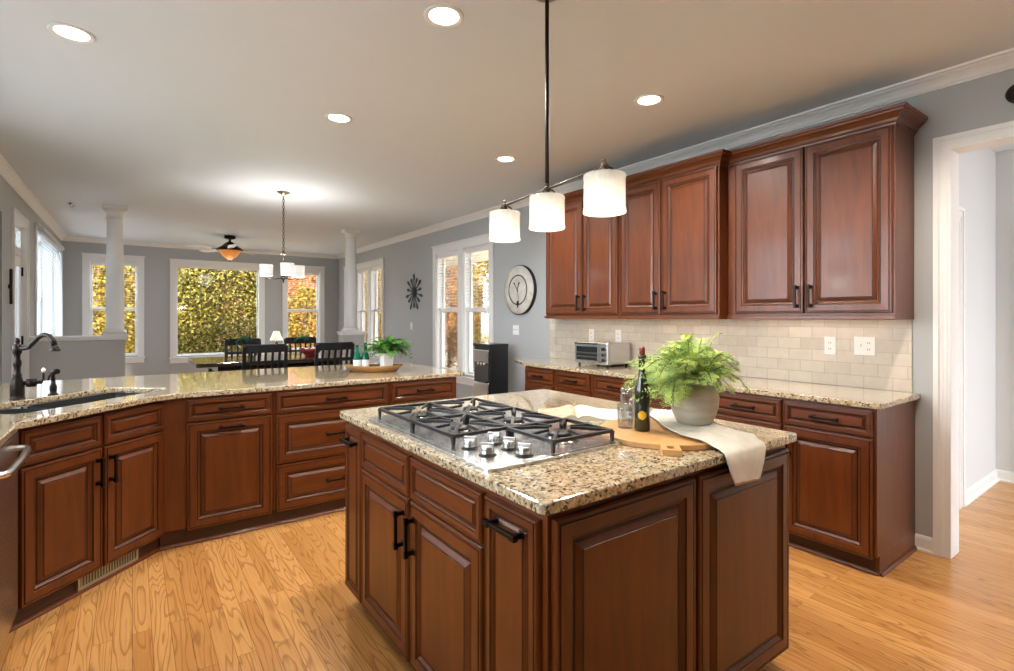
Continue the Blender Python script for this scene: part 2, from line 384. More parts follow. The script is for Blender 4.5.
# door casings (doorway to hall = door_1; jambs follow the opening)
def frame_ring(b, x0, x1, z0, z1, wdt, y0, y1, bottom=True, mi=0):
    b.box(x0, x0+wdt, y0, y1, z0, z1, mi); b.box(x1-wdt, x1, y0, y1, z0, z1, mi)
    b.box(x0+wdt, x1-wdt, y0, y1, z1-wdt, z1, mi)
    if bottom: b.box(x0+wdt, x1-wdt, y0, y1, z0, z0+wdt, mi)
def casing(name, parent, w_, h, cw=.095, t=.14, both=True):
    """local: x 0..w opening, z 0..h, room side -y"""
    b = MB()
    for s_, y in ((-1, 0), (1, t)) if both else ((-1, 0),):
        ya, yb = sorted((y, y+s_*.018)); frame_ring(b, -cw, w_+cw, 0, h+cw, cw, ya, yb, False)
        ya, yb = sorted((y+s_*.018, y+s_*.026)); frame_ring(b, -cw, w_+cw, 0, h+cw, .028, ya, yb, False)
        ya, yb = sorted((y+s_*.018, y+s_*.022)); frame_ring(b, -.03, w_+.03, 0, h+.03, .012, ya, yb, False)
    b.box(-.0, .016, -.018, t+.0, 0, h); b.box(w_-.016, w_, -.018, t, 0, h); b.box(.016, w_-.016, -.018, t, h-.016, h)
    return b.build(name, 'trim', parent, bevel=.002)
d1 = struct_e('door_1', (XR, .880, 0), -PI/2); casing('casing', d1, 1.0, 2.32, .064)
d2 = struct_e('door_2', (4.02, 1.07, 0), 0); casing('casing', d2, .72, 2.05, .09, .12, False)
def rings_panel(b, w_, h, prof, mi_of, x=0, z=0, mx=None, fill_mi=0):
    """nested rectangles; prof=(inset, out) ; outward is -y"""
    P = []
    for ins, o in prof:
        q = [Vector((x+ins, -o, z+ins)), Vector((x+w_-ins, -o, z+ins)), Vector((x+w_-ins, -o, z+h-ins)), Vector((x+ins, -o, z+h-ins))]
        P.append([b.bm.verts.new(v_) for v_ in q])
    for k, (a, c_) in enumerate(zip(P, P[1:])):
        for i in range(4):
            j = (i+1) % 4; b.bm.faces.new([a[i], a[j], c_[j], c_[i]]).material_index = mi_of(k)
    b.bm.faces.new(P[-1]).material_index = fill_mi
    b.bm.faces.new([P[0][3], P[0][2], P[0][1], P[0][0]]).material_index = 0
def plain_door(parent, w_, h, t0=.04):
    b = MB(); b.box(.018, w_-.018, t0, t0+.04, .008, h-.02)
    o = b.build('door_slab', 'trim', parent)
    for (xx, zz, ww, hh) in ((.12, .2, w_/2-.17, .75), (w_/2+.05, .2, w_/2-.17, .75), (.12, 1.08, w_/2-.17, .78), (w_/2+.05, 1.08, w_/2-.17, .78)):
        b = MB(); rings_panel(b, ww, hh, [(0,0), (0,.006), (.015,.001), (.03,.001), (.05,.006)], lambda k: 0)
        b.build('door_panel', 'trim', o, (xx, t0, zz))
    b = MB(); b.lathe([(.012,0), (.012,.03), (.028,.045), (.028,.06), (.0,.068)], 16, mx=Matrix.Rotation(PI/2, 4, 'X')); b.build('door_knob', 'nickel', o, (w_-.09, t0, .95))
plain_door(d2, .72, 2.05)
d3 = struct_e('door_3', (5.85, .84, 0), -PI/2); casing('casing', d3, .82, 2.05, .09, .12, False); plain_door(d3, .82, 2.05)
# left opening casing-less; left glazed door = door_4
d4 = struct_e('door_4', (XL, 7.15, 0), PI/2); casing('casing', d4, .75, 2.38, .085, .16, False)
b = MB(); frame_ring(b, .017, .733, .01, 2.03, .11, .03, .075); b.build('door_slab', 'trim', d4, bevel=.003)
b = MB(); b.box(.017, .733, .02, .09, 2.035, 2.085); frame_ring(b, .017, .733, 2.085, 2.36, .04, .03, .075); b.build('transom_frame', 'trim', d4)
b = MB(); b.box(.127, .623, .050, .054, .12, 1.92); b.box(.057, .693, .050, .054, 2.125, 2.32); b.build('pane', 'window_glass', d4)
b = MB()
for i in range(24): b.tube([(.13+.02*i, .068+.008*(i % 2), .13), (.13+.02*i, .068+.008*(i % 2), 1.91)], .0102, 6)
b.build('curtain', 'curtain', d4)
for z in (.25, 1.05, 1.82):
    b = MB(); b.box(.722, .738, .012, .03, z, z+.10); b.build('hinge', 'bronze', d4)

# ------------------------------------------------------------ windows with frames and blinds
WN = [0]
def window(loc, rotz, units, z0, z1, cw=.095, rail=True, t=.16, wide_sill=True):
    """units: list of (x0,x1) openings in local x"""
    WN[0] += 1; e = struct_e('window_%d' % WN[0], loc, rotz)
    X0 = units[0][0]; X1 = units[-1][1]
    b = MB()
    b.box(X0-cw, X0, -.02, 0, z0-.02, z1); b.box(X1, X1+cw, -.02, 0, z0-.02, z1)
    b.box(X0-cw, X1+cw, -.022, 0, z1, z1+cw); b.box(X0-cw-.012, X1+cw+.012, -.036, 0, z1+cw, z1+cw+.022)
    for (a, c_), (d, e_) in zip(units, units[1:]): b.box(c_, d, -.02, 0, z0, z1)
    for a, c_ in units:
        b.box(a, a+.012, 0, t, z0, z1); b.box(c_-.012, c_, 0, t, z0, z1); b.box(a, c_, 0, t, z1-.012, z1)
    b.build('window_frame', 'trim', e, bevel=.003)
    b = MB(); b.box(X0-cw-.02, X1+cw+.02, -.055, 0, z0-.045, z0-.02); b.box(X0-cw, X1+cw, -.018, 0, z0-.13, z0-.045)
    for a, c_ in units: b.box(a, c_, 0, t, z0-.0, z0+.012)
    b.build('window_sill', 'trim', e, bevel=.003)
    for a, c_ in units:
        zm = z0+(z1-z0)*.505; b = MB()
        if rail:
            frame_ring(b, a+.012, c_-.012, z0+.012, zm+.02, .03, t-.075, t-.045); frame_ring(b, a+.012, c_-.012, zm-.02, z1-.012, .03, t-.045, t-.015)
        else: frame_ring(b, a+.012, c_-.012, z0+.012, z1-.012, .022, t-.06, t-.03)
        b.build('sash', 'trim', e, bevel=.002)
        b = MB()
        if rail: b.box(a+.04, c_-.04, t-.062, t-.058, z0+.04, zm-.008); b.box(a+.04, c_-.04, t-.032, t-.028, zm+.008, z1-.04)
        else: b.box(a+.032, c_-.032, t-.047, t-.043, z0+.032, z1-.032)
        b.build('pane', 'window_glass', e)
    return e
def blind(loc, rotz, x0, x1, z0, z1, label, y=.035, tilt=8, pitch=.043, sw=.045, m='blind_white', group='slatted window blinds', zstop=None):
    o = thing('window_blind', label, 'blind', loc, rotz, group)
    b = MB(); b.box(x0, x1, y-.025, y+.03, z1-.055, z1); b.build('head_rail', m, o, bevel=.003)
    b = MB(); z = z1-.07; tl = math.tan(R(tilt)); c_ = math.cos(R(tilt)); s_ = math.sin(R(tilt)); zs = zstop or z0
    while z > zs+.03:
        mx = Matrix.Translation((0, y, z)) @ Matrix.Rotation(R(tilt), 4, 'X'); b.box(x0+.004, x1-.004, -sw/2, sw/2, -.0013, .0013, mx=mx); z -= pitch
    b.build('slats', m, o)
    b = MB(); b.box(x0+.004, x1-.004, y-.022, y+.022, zs+.002, zs+.02); b.build('bottom_rail', m, o, bevel=.003)
    for fx in (.12, .5, .88):
        b = MB(); xx = x0+(x1-x0)*fx; b.tube([(xx, y-.024, zs+.02), (xx, y-.024, z1-.05)], .0011, 4); b.build('ladder_cord', m, o)
    return o
for k, (a, c_, z0, z1) in enumerate(WB): window((0, YB, 0), 0, [(a, c_)], z0, z1, rail=(k != 1))
blind((0, YB, 0), 0, WB[0][0]+.02, WB[0][1]-.02, WB[0][2]+.015, WB[0][3]-.015, 'white slatted blind in the back window behind the left column', tilt=2, sw=.03, zstop=1.47)
blind((0, YB, 0), 0, WB[2][0]+.02, WB[2][1]-.02, WB[2][2]+.015, WB[2][3]-.015, 'white slatted blind in the back window right of the chandelier', tilt=1, sw=.02, zstop=1.47)
window((XR, 0, 0), -PI/2, [(-11.0, -10.43), (-10.30, -9.73), (-9.60, -9.03)], .62, 2.33, t=.14)
window((XR, 0, 0), -PI/2, [(-6.93, -6.28), (-6.14, -5.50)], .56, 2.32, t=.14)
blind((XR, 0, 0), -PI/2, -10.98, -10.45, .64, 2.315, 'white slatted blind in the triple window by the far corner, pane behind the column', tilt=4, sw=.03, zstop=1.47)
blind((XR, 0, 0), -PI/2, -10.28, -9.75, .64, 2.315, 'white slatted blind in the triple window by the far corner, middle pane', tilt=4, sw=.03, zstop=1.47)
blind((XR, 0, 0), -PI/2, -9.58, -9.05, .64, 2.315, 'white slatted blind in the triple window by the far corner, right pane', tilt=4, sw=.03, zstop=1.47)
blind((XR, 0, 0), -PI/2, -6.91, -6.30, .58, 2.305, 'white slatted blind in left half of the window by the water dispenser', tilt=3, sw=.034, zstop=1.47)
blind((XR, 0, 0), -PI/2, -6.12, -5.52, .58, 2.305, 'white slatted blind in right half of the window by the water dispenser', tilt=3, sw=.034, zstop=1.47)
window((XL, 0, 0), PI/2, [(8.68, 9.80), (9.88, 11.0)], .80, 2.42)
window((XL, 0, 0), PI/2, [(.75, 2.55)], 1.08, 2.53, cw=.07, rail=False)  # unseen window added to light the cabinets from the left
window((XL, 0, 0), PI/2, [(2.80, 5.1)], 1.08, 2.53, cw=.07, rail=False)  # second unseen window, added for more daylight from that side
blind((XL, 0, 0), PI/2, 8.62, 11.06, .82, 2.50, 'wide closed white blind on the left wall window', y=-.055, tilt=68, pitch=.040, sw=.05, m='closed_blind')

# ------------------------------------------------------------ half walls and columns
def half_wall(name, x0, x1, ln):
    b = MB(); b.box(x0, x1, 7.98, 8.12, 0, 1.08); tag(b.build(name, 'pony_paint'), None, None, kind='structure')
    e0 = x0-.03 if x0 > XL+.1 else x0; e1 = x1+.03 if x1 < XR-.1 else x1
    def f(b):
        b.box(e0, e1, 7.94, 8.16, 1.10, 1.135); b.box(e0+.012, e1-.012, 7.955, 8.145, 1.08, 1.10)
    o = trim(f); md = o.modifiers.new('bevel', 'BEVEL'); md.width = .006; md.segments = 2
half_wall('wall_half_left', XL, -.075, 0); half_wall('wall_half_right', 2.64, 3.00, 1)
def column(label, x):
    o = thing('interior_column', label, 'column', (x, 8.05, 1.135), 0, 'round white columns on the half walls')
    b = MB(); b.box(-.12, .12, -.105, .105, 0, .03); b.lathe([(.118,.03), (.122,.04), (.122,.05), (.112,.06), (.112,.066), (.104,.075)], 32); b.build('column_base', 'trim', o)
    b = MB(); b.lathe([(.098,.075), (.094,.10), (.094,.6), (.080,1.43), (.080,1.44)], 32); b.build('shaft', 'trim', o)
    b = MB(); b.lathe([(.080,1.44), (.092,1.448), (.092,1.458), (.084,1.463), (.084,1.50), (.10,1.53), (.108,1.545), (.108,1.555)], 32); b.box(-.125, .125, -.105, .105, 1.555, 1.608); b.build('capital', 'trim', o)
column('tall round white column on the half wall at left, before a back window', -.175)
column('tall round white column on the half wall at right, near the corner', 2.80)

# ------------------------------------------------------------ cabinets
PROF = [(0,0), (0,.013), (.0035,.019), (.0095,.020), (.0105,.0165), (.0150,.0165), (.0160,.020), (.0500,.0210), (.0512,.0165), (.0560,.0160), (.0590,.0150), (.0650,.0085), (.0690,.0060), (.0745,.0060), (.0770,.0090), (.0920,.0170), (.0955,.0170), (.0965,.0190)]
GL = {4, 8, 12, 15}
PROF_D = [(0,0), (0,.013), (.0035,.019), (.008,.020), (.009,.0172), (.0122,.0168), (.0132,.020), (.0300,.0205), (.0310,.0168), (.0345,.0162), (.0370,.0150), (.0405,.0090), (.0430,.0065), (.0465,.0065), (.0485,.0090), (.0565,.0170), (.0590,.0170), (.0597,.0190)]
def handle(parent, x, z, L=.115, vertical=False, out=.020, label=None):
    b = MB()
    for s_ in (-1, 1):
        b.box(s_*L/2-.007, s_*L/2+.007, -.030, 0, -.007, .007); b.box(s_*L/2-.011, s_*L/2+.011, -.004, 0, -.011, .011)
    b.box(-L/2-.012, L/2+.012, -.038, -.026, -.0065, .0065); b.box(-L/2-.014, -L/2+.010, -.040, -.024, -.0085, .0085); b.box(L/2-.010, L/2+.014, -.040, -.024, -.0085, .0085)
    o = b.build('handle', 'bronze', parent, (x, -out, z), bevel=.002); o['label'] = 'dark bronze pull'
    if vertical: o.rotation_euler = (0, PI/2, 0)
    return o
def front(kind, parent, x, z, w_, h, loc=(0,0,0), rotz=0, hd=None, prof=None, small=False):
    """loc = where local x=0,y=0,z=0 of the face plane sits in the parent"""
    b = MB(); p = prof or (PROF_D if (min(w_, h) < .27 or small) else PROF)
    if min(w_, h) < .20 and kind == 'drawer': p = [(i*.80, o) for i, o in PROF_D]
    rings_panel(b, w_, h, p, lambda k: 1 if k in GL else 0)
    mx = Matrix.Translation(loc) @ Matrix.Rotation(rotz, 4, 'Z')
    o = b.build(kind, ['cherry_h' if kind == 'drawer' else 'cherry', 'glaze'], parent, mx @ Vector((x, 0, z)), rotz, norm=True)
    if hd:
        k = hd[0]
        if k == 'h': handle(o, hd[1] if len(hd) > 1 else w_/2, hd[2] if len(hd) > 2 else h/2, out=.017)
        else: handle(o, hd[1], hd[2], vertical=True, out=.020)
    return o
def body(parent, w_, d, z0=.102, z1=.882, toe=.014, x0=0, extra=None, ends=(0,0)):
    b = MB(); b.box(x0, x0+w_, .0, d, z0, z1, 0)
    if toe is not None:
        b.box(x0+ends[0], x0+w_-ends[1], toe, d, 0, z0, 1)
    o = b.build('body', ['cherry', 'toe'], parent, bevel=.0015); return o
def shoe(parent, pts, z=0, m='cherry'):
    b = MB()
    for (p0, p1, n) in pts: sweep(b, [(0,0), (.016,0), (.016,.006), (.010,.016), (0,.02)], p0, p1, n, z)
    return b.build('toe_moulding', m, parent)

# peninsula bases, face frame at Y=3.60 (door faces 3.58)
PF = 3.60
c1 = thing('base_cabinet', 'cherry base cabinet with pull-out door under a drawer, beside the angled sink cabinet', 'cabinet', (.13, PF, 0), 0)
body(c1, .49, .95, x0=.12)
b = MB(); b.box(0, .12, 0, .02, .102, .882, 0); b.box(0, .12, .014, .034, 0, .102, 1); b.build('filler_panel', ['cherry', 'toe'], c1)
_ = 0; front('drawer', c1, .131, .737, .468, .13, hd=('h',)); front('door', c1, .131, .09, .468, .637, hd=('h', .234, .595)); shoe(c1, [((0,.014), (.61,.014), (0,-1))])
c2 = thing('base_cabinet', 'wide cherry base cabinet of three stacked drawers in the peninsula', 'cabinet', (.742, PF, 0), 0)
body(c2, .796, .95); front('drawer', c2, .015, .730, .766, .137, hd=('h',)); front('drawer', c2, .015, .402, .766, .316, hd=('h',)); front('drawer', c2, .015, .09, .766, .302, hd=('h',)); shoe(c2, [((0,.014), (.796,.014), (0,-1))])
c3 = thing('base_cabinet', 'cherry base cabinet at the free end of the peninsula', 'cabinet', (1.54, PF, 0), 0)
body(c3, .575, .95); front('drawer', c3, .015, .730, .54, .137, hd=('h',)); front('door', c3, .015, .09, .266, .63, hd=('v', .235, .53)); front('door', c3, .287, .09, .266, .63, hd=('v', .03, .53)); shoe(c3, [((0,.014), (.575,.014), (0,-1))])
# angled sink cabinet: face frame X-Y = -3.479
S2 = math.sqrt(.5)
def UV(u, v_, z=0): return Vector(((u-v_)*S2, (u+v_)*S2, z))
u0, vF = 1.858, 3.478*S2
sk = thing('sink_cabinet', 'angled cherry sink cabinet with two doors under the faucet', 'cabinet', UV(u0, vF), PI/4)
W = .832
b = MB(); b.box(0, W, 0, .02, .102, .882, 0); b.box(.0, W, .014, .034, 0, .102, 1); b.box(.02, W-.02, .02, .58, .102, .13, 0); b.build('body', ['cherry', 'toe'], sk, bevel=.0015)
front('false_drawer', sk, .028, .705, .382, .158); front('false_drawer', sk, .422, .705, .380, .158)
front('door', sk, .028, .085, .382, .610, hd=('v', .352, .495)); front('door', sk, .422, .085, .380, .610, hd=('v', .030, .495))
shoe(sk, [((-.01,.014), (W+.01,.014), (0,-1))])
fv = thing('toe_kick_vent', 'small brass-coloured vent grille in the toe kick below the sink doors', 'vent', UV(u0+.30, vF+.010), PI/4)
b = MB(); frame_ring(b, 0, .34, .018, .092, .012, -.008, .004); b.build('grille_frame', 'grille', fv)
b = MB(); b.box(.01, .33, -.001, .004, .025, .087)
b.build('back_plate', 'slot', fv)
b = MB()
for i in range(20): b.box(.018+.0155*i, .025+.0155*i, -.005, 0, .030, .080)
b.build('louvres', 'grille', fv)
# left run: dishwasher + base, facing +X, face frame at X=-.42
dwm = thing('dishwasher', 'stainless dishwasher with curved bar handle at the left edge', 'dishwasher', (-.42, 2.42, 0), PI/2)
b = MB(); b.box(.004, .596, .0, .54, .10, .878); b.box(.01, .59, .06, .5, 0, .10, 1); b.build('tub', ['steel_dark', 'black_plastic'], dwm)
b = MB(); b.box(.004, .596, -.024, 0, .105, .765); b.build('door', 'steel', dwm, bevel=.004)
b = MB(); b.box(.004, .596, -.026, 0, .77, .872); b.build('control_panel', 'steel', dwm, bevel=.004)
b = MB(); b.tube([(.05,-.024,.81), (.05,-.045,.812), (.06,-.060,.81), (.10,-.068,.808), (.30,-.072,.806), (.48,-.068,.808), (.52,-.060,.81), (.53,-.045,.812), (.53,-.024,.81)], .0125, 12); b.build('handle', 'steel', dwm)
c4 = thing('base_cabinet', 'cherry base cabinet beyond the dishwasher at the left edge', 'cabinet', (-.42, 1.52, 0), PI/2)
body(c4, .895, .54); front('drawer', c4, .015, .73, .425, .137, hd=('h',)); front('drawer', c4, .452, .73, .425, .137, hd=('h',))
front('door', c4, .015, .09, .425, .63, hd=('v', .39, .53)); front('door', c4, .452, .09, .425, .63, hd=('v', .035, .53))

# right run bases: face frame X=3.14, local x -> -Y
RF = 3.14
def rbase(y1, y0, label, fronts):
    o = thing('base_cabinet', label, 'cabinet', (RF, y1, 0), -PI/2); body(o, y1-y0, .585, toe=.035); w_ = y1-y0
    for f in fronts: front(f[0], o, y1-f[1], f[3], f[1]-f[2], f[4], hd=f[5] if len(f) > 5 else None)
    shoe(o, [((0,.035), (w_,.035), (0,-1))]); return o
r1 = rbase(1.985, 1.03, 'cherry base cabinet at the near end of the right wall counter, beside the doorway', [('drawer', 1.968, 1.515, .73, .137, ('h',)), ('drawer', 1.50, 1.046, .73, .137, ('h',)),
   ('door', 1.968, 1.515, .09, .63, ('v', .42, .53)), ('door', 1.50, 1.046, .09, .63, ('v', .035, .53))])
b = MB(); b.box(.937, .9555, .034, .585, 0, .103); b.build('end_panel', 'cherry', r1)
b = MB(); sweep(b, [(0,0), (.016,0), (.016,.006), (.010,.016), (0,.02)], (.955,.03), (.955,.585), (1,0)); b.build('toe_moulding', 'cherry', r1)
rbase(3.07, 1.99, 'cherry base cabinet in the middle of the right wall counter, behind the potted fern', [('drawer', 3.055, 2.54, .73, .137, ('h',)), ('drawer', 2.52, 2.005, .73, .137, ('h',)),
   ('door', 3.055, 2.54, .09, .63, ('v', .48, .53)), ('door', 2.52, 2.005, .09, .63, ('v', .035, .53))])
rbase(4.0, 3.075, 'cherry base cabinet at the far end of the right wall counter, before the toaster oven', [('drawer', 3.985, 3.57, .73, .137, ('h',)), ('drawer', 3.525, 3.105, .73, .137, ('h',)),
   ('door', 3.985, 3.57, .09, .63, ('v', .38, .53)), ('door', 3.525, 3.105, .09, .63, ('v', .035, .53))])
# uppers
UCR = [(0,0), (.004,0), (.006,.012), (.014,.018), (.020,.034), (.036,.050), (.052,.060), (.056,.070), (.064,.074), (.066,.090), (0,.090)]
def upper(X, y1, y0, label, splits, ztop=2.42, near_ret=True, far_ret=False, rail_ext=0):
    o = thing('wall_cabinet', label, 'cabinet', (X, y1, 0), -PI/2); w_ = y1-y0; d = XR-X-.001
    b = MB(); b.box(0, w_, 0, d, 1.372, ztop+.02); b.build('body', 'cherry', o, bevel=.0015)
    for k, (ya, yb, hx) in enumerate(splits): front('door', o, y1-ya, 1.385, ya-yb, ztop-1.385, hd=('v', hx if hx > 0 else (ya-yb)+hx, .105))
    b = MB(); b.box(0, w_, -.012, .012, 1.346, 1.372)
    b.box(w_-.012, w_, .012, d, 1.346, 1.372)
    b.build('light_rail', 'cherry_h', o, bevel=.003)
    b = MB(); sweep(b, UCR, (0, 0), (w_, 0), (0,-1), ztop, m0=(-1 if far_ret else 0), m1=1)
    sweep(b, UCR, (w_, 0), (w_, d), (1,0), ztop, m0=-1)
    if far_ret: sweep(b, UCR, (0, 0), (0, d), (-1,0), ztop, m0=-1)
    b.build('crown', 'cherry_h', o)
    L = light('under_cabinet_light', 'AREA', (w_/2, d*.55, 1.366), UNDERCAB_W*w_, (1,.74,.48), o, size=w_*.85, shape='RECTANGLE', size_y=.03, rot=(0,0,0))
    b = MB(); b.box(w_*.08, w_*.92, d*.55-.02, d*.55+.02, 1.3685, 1.372); b.build('light_strip', 'white_plastic', o)
    return o
upper(3.42, 2.028, 1.036, 'cherry wall cabinet with two doors, nearest the doorway, set back shallower than its neighbours', [(1.968, 1.513, -.035), (1.503, 1.046, .035)], 2.43)
upper(3.32, 2.935, 2.032, 'deeper cherry wall cabinet with two doors, in the middle of the row', [(2.920, 2.520, -.035), (2.505, 2.045, .035)], 2.42)
upper(3.32, 3.89, 2.94, 'cherry wall cabinet with two doors at the far end, above the toaster oven', [(3.880, 3.378, -.035), (3.366, 2.955, .035)], 2.42, far_ret=True)
es = thing('corner_shelf', 'open cherry quarter-round end shelf fixed to the farthest wall cabinet', 'shelf', (XR, 3.892, 0), 0)
for z in (1.352, 1.66, 1.915, 2.175):
    pts = [(0, 0), (-.36 if z < 1.4 else -.33, 0)] + [(-(.36 if z < 1.4 else .33)*math.cos(a), .30*math.sin(a)) for a in [R(q) for q in range(12, 90, 13)]] + [(0, .30)]
    b = MB(); b.prism(pts, z, z+.02); b.build('shelf_board', 'cherry_h', es, bevel=.003)
b = MB(); b.box(-.015, -.001, 0, .28, 1.372, 2.42); b.build('back_panel', 'cherry', es)

# ------------------------------------------------------------ island
IX0, IX1, IY0, IY1 = .835, 2.045, .975, 2.43
isl = thing('kitchen_island', 'dark cherry kitchen island with raised panels and a cooktop counter', 'kitchen island', ((IX0+IX1)/2, (IY0+IY1)/2, 0), 0)
ox, oy = (IX0+IX1)/2, (IY0+IY1)/2
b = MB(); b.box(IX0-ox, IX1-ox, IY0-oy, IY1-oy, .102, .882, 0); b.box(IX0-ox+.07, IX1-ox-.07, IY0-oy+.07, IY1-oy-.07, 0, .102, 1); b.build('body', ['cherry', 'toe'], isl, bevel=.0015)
LF = (IX0-ox, IY1-oy, 0)
def il(kind, ya, yb, z0, z1, hd=None): return front(kind, isl, IY1-ya, z0, ya-yb, z1-z0, loc=LF, rotz=-PI/2, hd=hd, small=(ya-yb < .3))
il('pull_out', 2.425, 2.222, .09, .85, ('h', .10, .70)); il('drawer', 2.21, 1.74, .70, .85); il('drawer', 1.722, 1.248, .70, .85)
il('door', 2.21, 1.74, .09, .69, ('v', .435, .485)); il('door', 1.722, 1.248, .09, .69, ('v', .035, .485)); il('pull_out', 1.232, .995, .09, .85, ('h', .1185, .705))
SF = (IX0-ox, IY0-oy, 0)
front('end_panel', isl, .012, .09, .585, .765, loc=SF); front('end_panel', isl, .617, .09, .585, .765, loc=SF)
BF = (IX1-ox, IY0-oy, 0)
for k in range(2): front('back_panel', isl, .02+.72*k, .09, .69, .765, loc=BF, rotz=PI/2)
FF = (IX1-ox, IY1-oy, 0)
for k in range(2): front('end_panel', isl, .012+.60*k, .09, .585, .765, loc=FF, rotz=PI)
b = MB()
for (p0, p1, n) in (((IX0-ox+.07, IY1-oy-.07), (IX0-ox+.07, IY0-oy+.07), (-1,0)), ((IX0-ox+.07, IY0-oy+.07), (IX1-ox-.07, IY0-oy+.07), (0,-1)), ((IX1-ox-.07, IY0-oy+.07), (IX1-ox-.07, IY1-oy-.07), (1,0))):
    sweep(b, [(0,0), (.014,0), (.010,.014), (0,.018)], p0, p1, n)
b.build('toe_moulding', 'cherry', isl)

# ------------------------------------------------------------ counters
def rounded(x0, x1, y0, y1, r, k=6):
    out = []
    for cx_, cy_, a0 in ((x1-r, y1-r, 0), (x0+r, y1-r, 90), (x0+r, y0+r, 180), (x1-r, y0+r, 270)):
        out += [(cx_+r*math.cos(R(a0+90*i/k)), cy_+r*math.sin(R(a0+90*i/k))) for i in range(k+1)]
    return out
def slab(name, poly, label, z0=.882, z1=.914, cut=None):
    b = MB(); b.prism(poly, z0, z1); o = b.build(name, 'granite'); tag(o, label, 'countertop')
    if cut:
        cb = MB()
        cb.prism(cut, z0-.05, z1+.05); c_ = cb.build('cutter', 'granite')
        md = o.modifiers.new('b', 'BOOLEAN'); md.object = c_; md.operation = 'DIFFERENCE'; md.solver = 'EXACT'
        bpy.context.view_layer.update(); dg = bpy.context.evaluated_depsgraph_get()
        me = bpy.data.meshes.new_from_object(o.evaluated_get(dg)); o.modifiers.clear(); o.data = me
        bpy.data.objects.remove(c_)
    md = o.modifiers.new('bevel', 'BEVEL'); md.width = .006; md.segments = 3; md.limit_method = 'ANGLE'; md.angle_limit = R(50)
    return o
slab('countertop', rounded(.793, 2.075, .937, 2.455, .025), 'speckled beige granite countertop of the island, holding the cooktop')
slab('countertop', rounded(3.11, XR-.001, 1.003, 4.0, .02)[:7] + [(3.72,4.40), (3.31,4.40), (3.12,4.02), (3.11,3.98)] + rounded(3.11, XR-.001, 1.003, 4.0, .02)[14:], 'granite countertop along the right wall, under the tile backsplash') if False else \
slab('countertop', [(3.11,1.015), (3.122,1.003), (XR-.001,1.003), (XR-.001,4.40), (3.30,4.40), (3.125,4.03), (3.11,3.98)], 'granite countertop along the right wall, under the tile backsplash')
crv = [(.06,3.478), (.10,3.512), (.145,3.54), (.20,3.560), (.27,3.568)]
sinkcut = [(UV(u, v_).x, UV(u, v_).y) for u, v_ in rounded(1.98, 2.86, 2.585, 2.995, .07)]
slab('countertop', [(XL,1.50), (-.392,1.50), (-.388,2.99)] + crv + [(2.16,3.568), (2.182,3.575), (2.19,3.60), (2.19,4.80), (2.17,4.83), (XL,4.83)], 'long L-shaped granite peninsula countertop with angled corner sink', cut=sinkcut)

# backsplash
b = MB(); b.box(XR-.012, XR-.0005, 1.045, 4.30, .915, 1.371); tag(b.build('tile_backsplash', 'tile'), 'beige stone tile backsplash on the right wall under the wall cabinets', 'backsplash')

# ------------------------------------------------------------ sink + faucet + sprayer
sn = thing('kitchen_sink', 'dark double-bowl sink set in the angled corner counter', 'sink', UV(2.42, 2.79, .0), PI/4)
b = MB(); T_ = .88
def basin(b, x0, x1, y0, y1, z0, z1):
    P = [rounded(x0, x1, y0, y1, .06), rounded(x0+.01, x1-.01, y0+.01, y1-.01, .055), rounded(x0+.04, x1-.04, y0+.04, y1-.04, .03)]
    Z = [z1, z0+.03, z0]; rr = [[b.bm.verts.new((px, py, z)) for px, py in p] for p, z in zip(P, Z)]
    for a, c_ in zip(rr, rr[1:]):
        k = len(a)
        for i in range(k): f = b.bm.faces.new([a[i], a[(i+1) % k], c_[(i+1) % k], c_[i]]); f.smooth = True
    b.bm.faces.new(rr[-1])
basin(b, -.445, -.145, -.205, .208, .68, .879); basin(b, -.105, .445, -.205, .208, .66, .879)
b.box(-.142, -.108, -.19, .195, .70, .872)
b.build('basin', 'sink_black', sn)
b = MB(); b.lathe([(.042,.0), (.042,.004), (.03,.004), (.0,.001)], 20, c=(.17,0,.663)); b.lathe([(.042,.0), (.042,.004), (.0,.001)], 20, c=(-.295,0,.683)); b.build('drain', 'steel', sn)
fp = UV(2.345, 3.06)
fa = thing('faucet', 'dark bronze gooseneck kitchen faucet behind the corner sink', 'faucet', (fp.x, fp.y, .914), -PI/4)
b = MB(); b.lathe([(.033,0), (.033,.006), (.029,.010), (.031,.030), (.030,.07), (.024,.10), (.018,.125), (.020,.132), (.015,.14), (.014,.17), (.018,.19), (.018,.205), (.013,.22), (.013,.24), (.019,.252), (.021,.27), (.021,.285), (.012,.298), (.008,.303), (.013,.313), (.009,.326), (.004,.334), (0,.337)], 20); b.build('faucet_body', 'bronze', fa)
sp_ = [(0,0,.277), (.05,0,.277), (.075,0,.282), (.105,0,.310), (.140,0,.340), (.175,0,.352), (.205,0,.345), (.228,0,.322), (.237,0,.295)]
b = MB(); b.tube(sp_, [.012,.011,.011,.012,.012,.012,.0125,.013,.014], 12); b.lathe([(.014,0), (.017,-.008), (.024,-.020), (.024,-.026), (.0,-.026)], 16, c=(.239,0,.290)); b.build('spout', 'bronze', fa)
b = MB(); d_ = Vector((.64,.77,0)).normalized()
b.tube([(0,0,.085), tuple(d_*.035+Vector((0,0,.085))), tuple(d_*.036+Vector((0,0,.085))), tuple(d_*.078+Vector((0,0,.085))), tuple(d_*.079+Vector((0,0,.085))), tuple(d_*.10+Vector((0,0,.085)))], [.012,.012,.023,.023,.010,.010], 14)
b.tube([tuple(d_*.098+Vector((0,0,.083))), tuple(d_*.106+Vector((0,0,.105))), tuple(d_*.106+Vector((0,0,.138)))], [.006,.005,.005], 8)
lv = b.build('lever', 'bronze', fa)
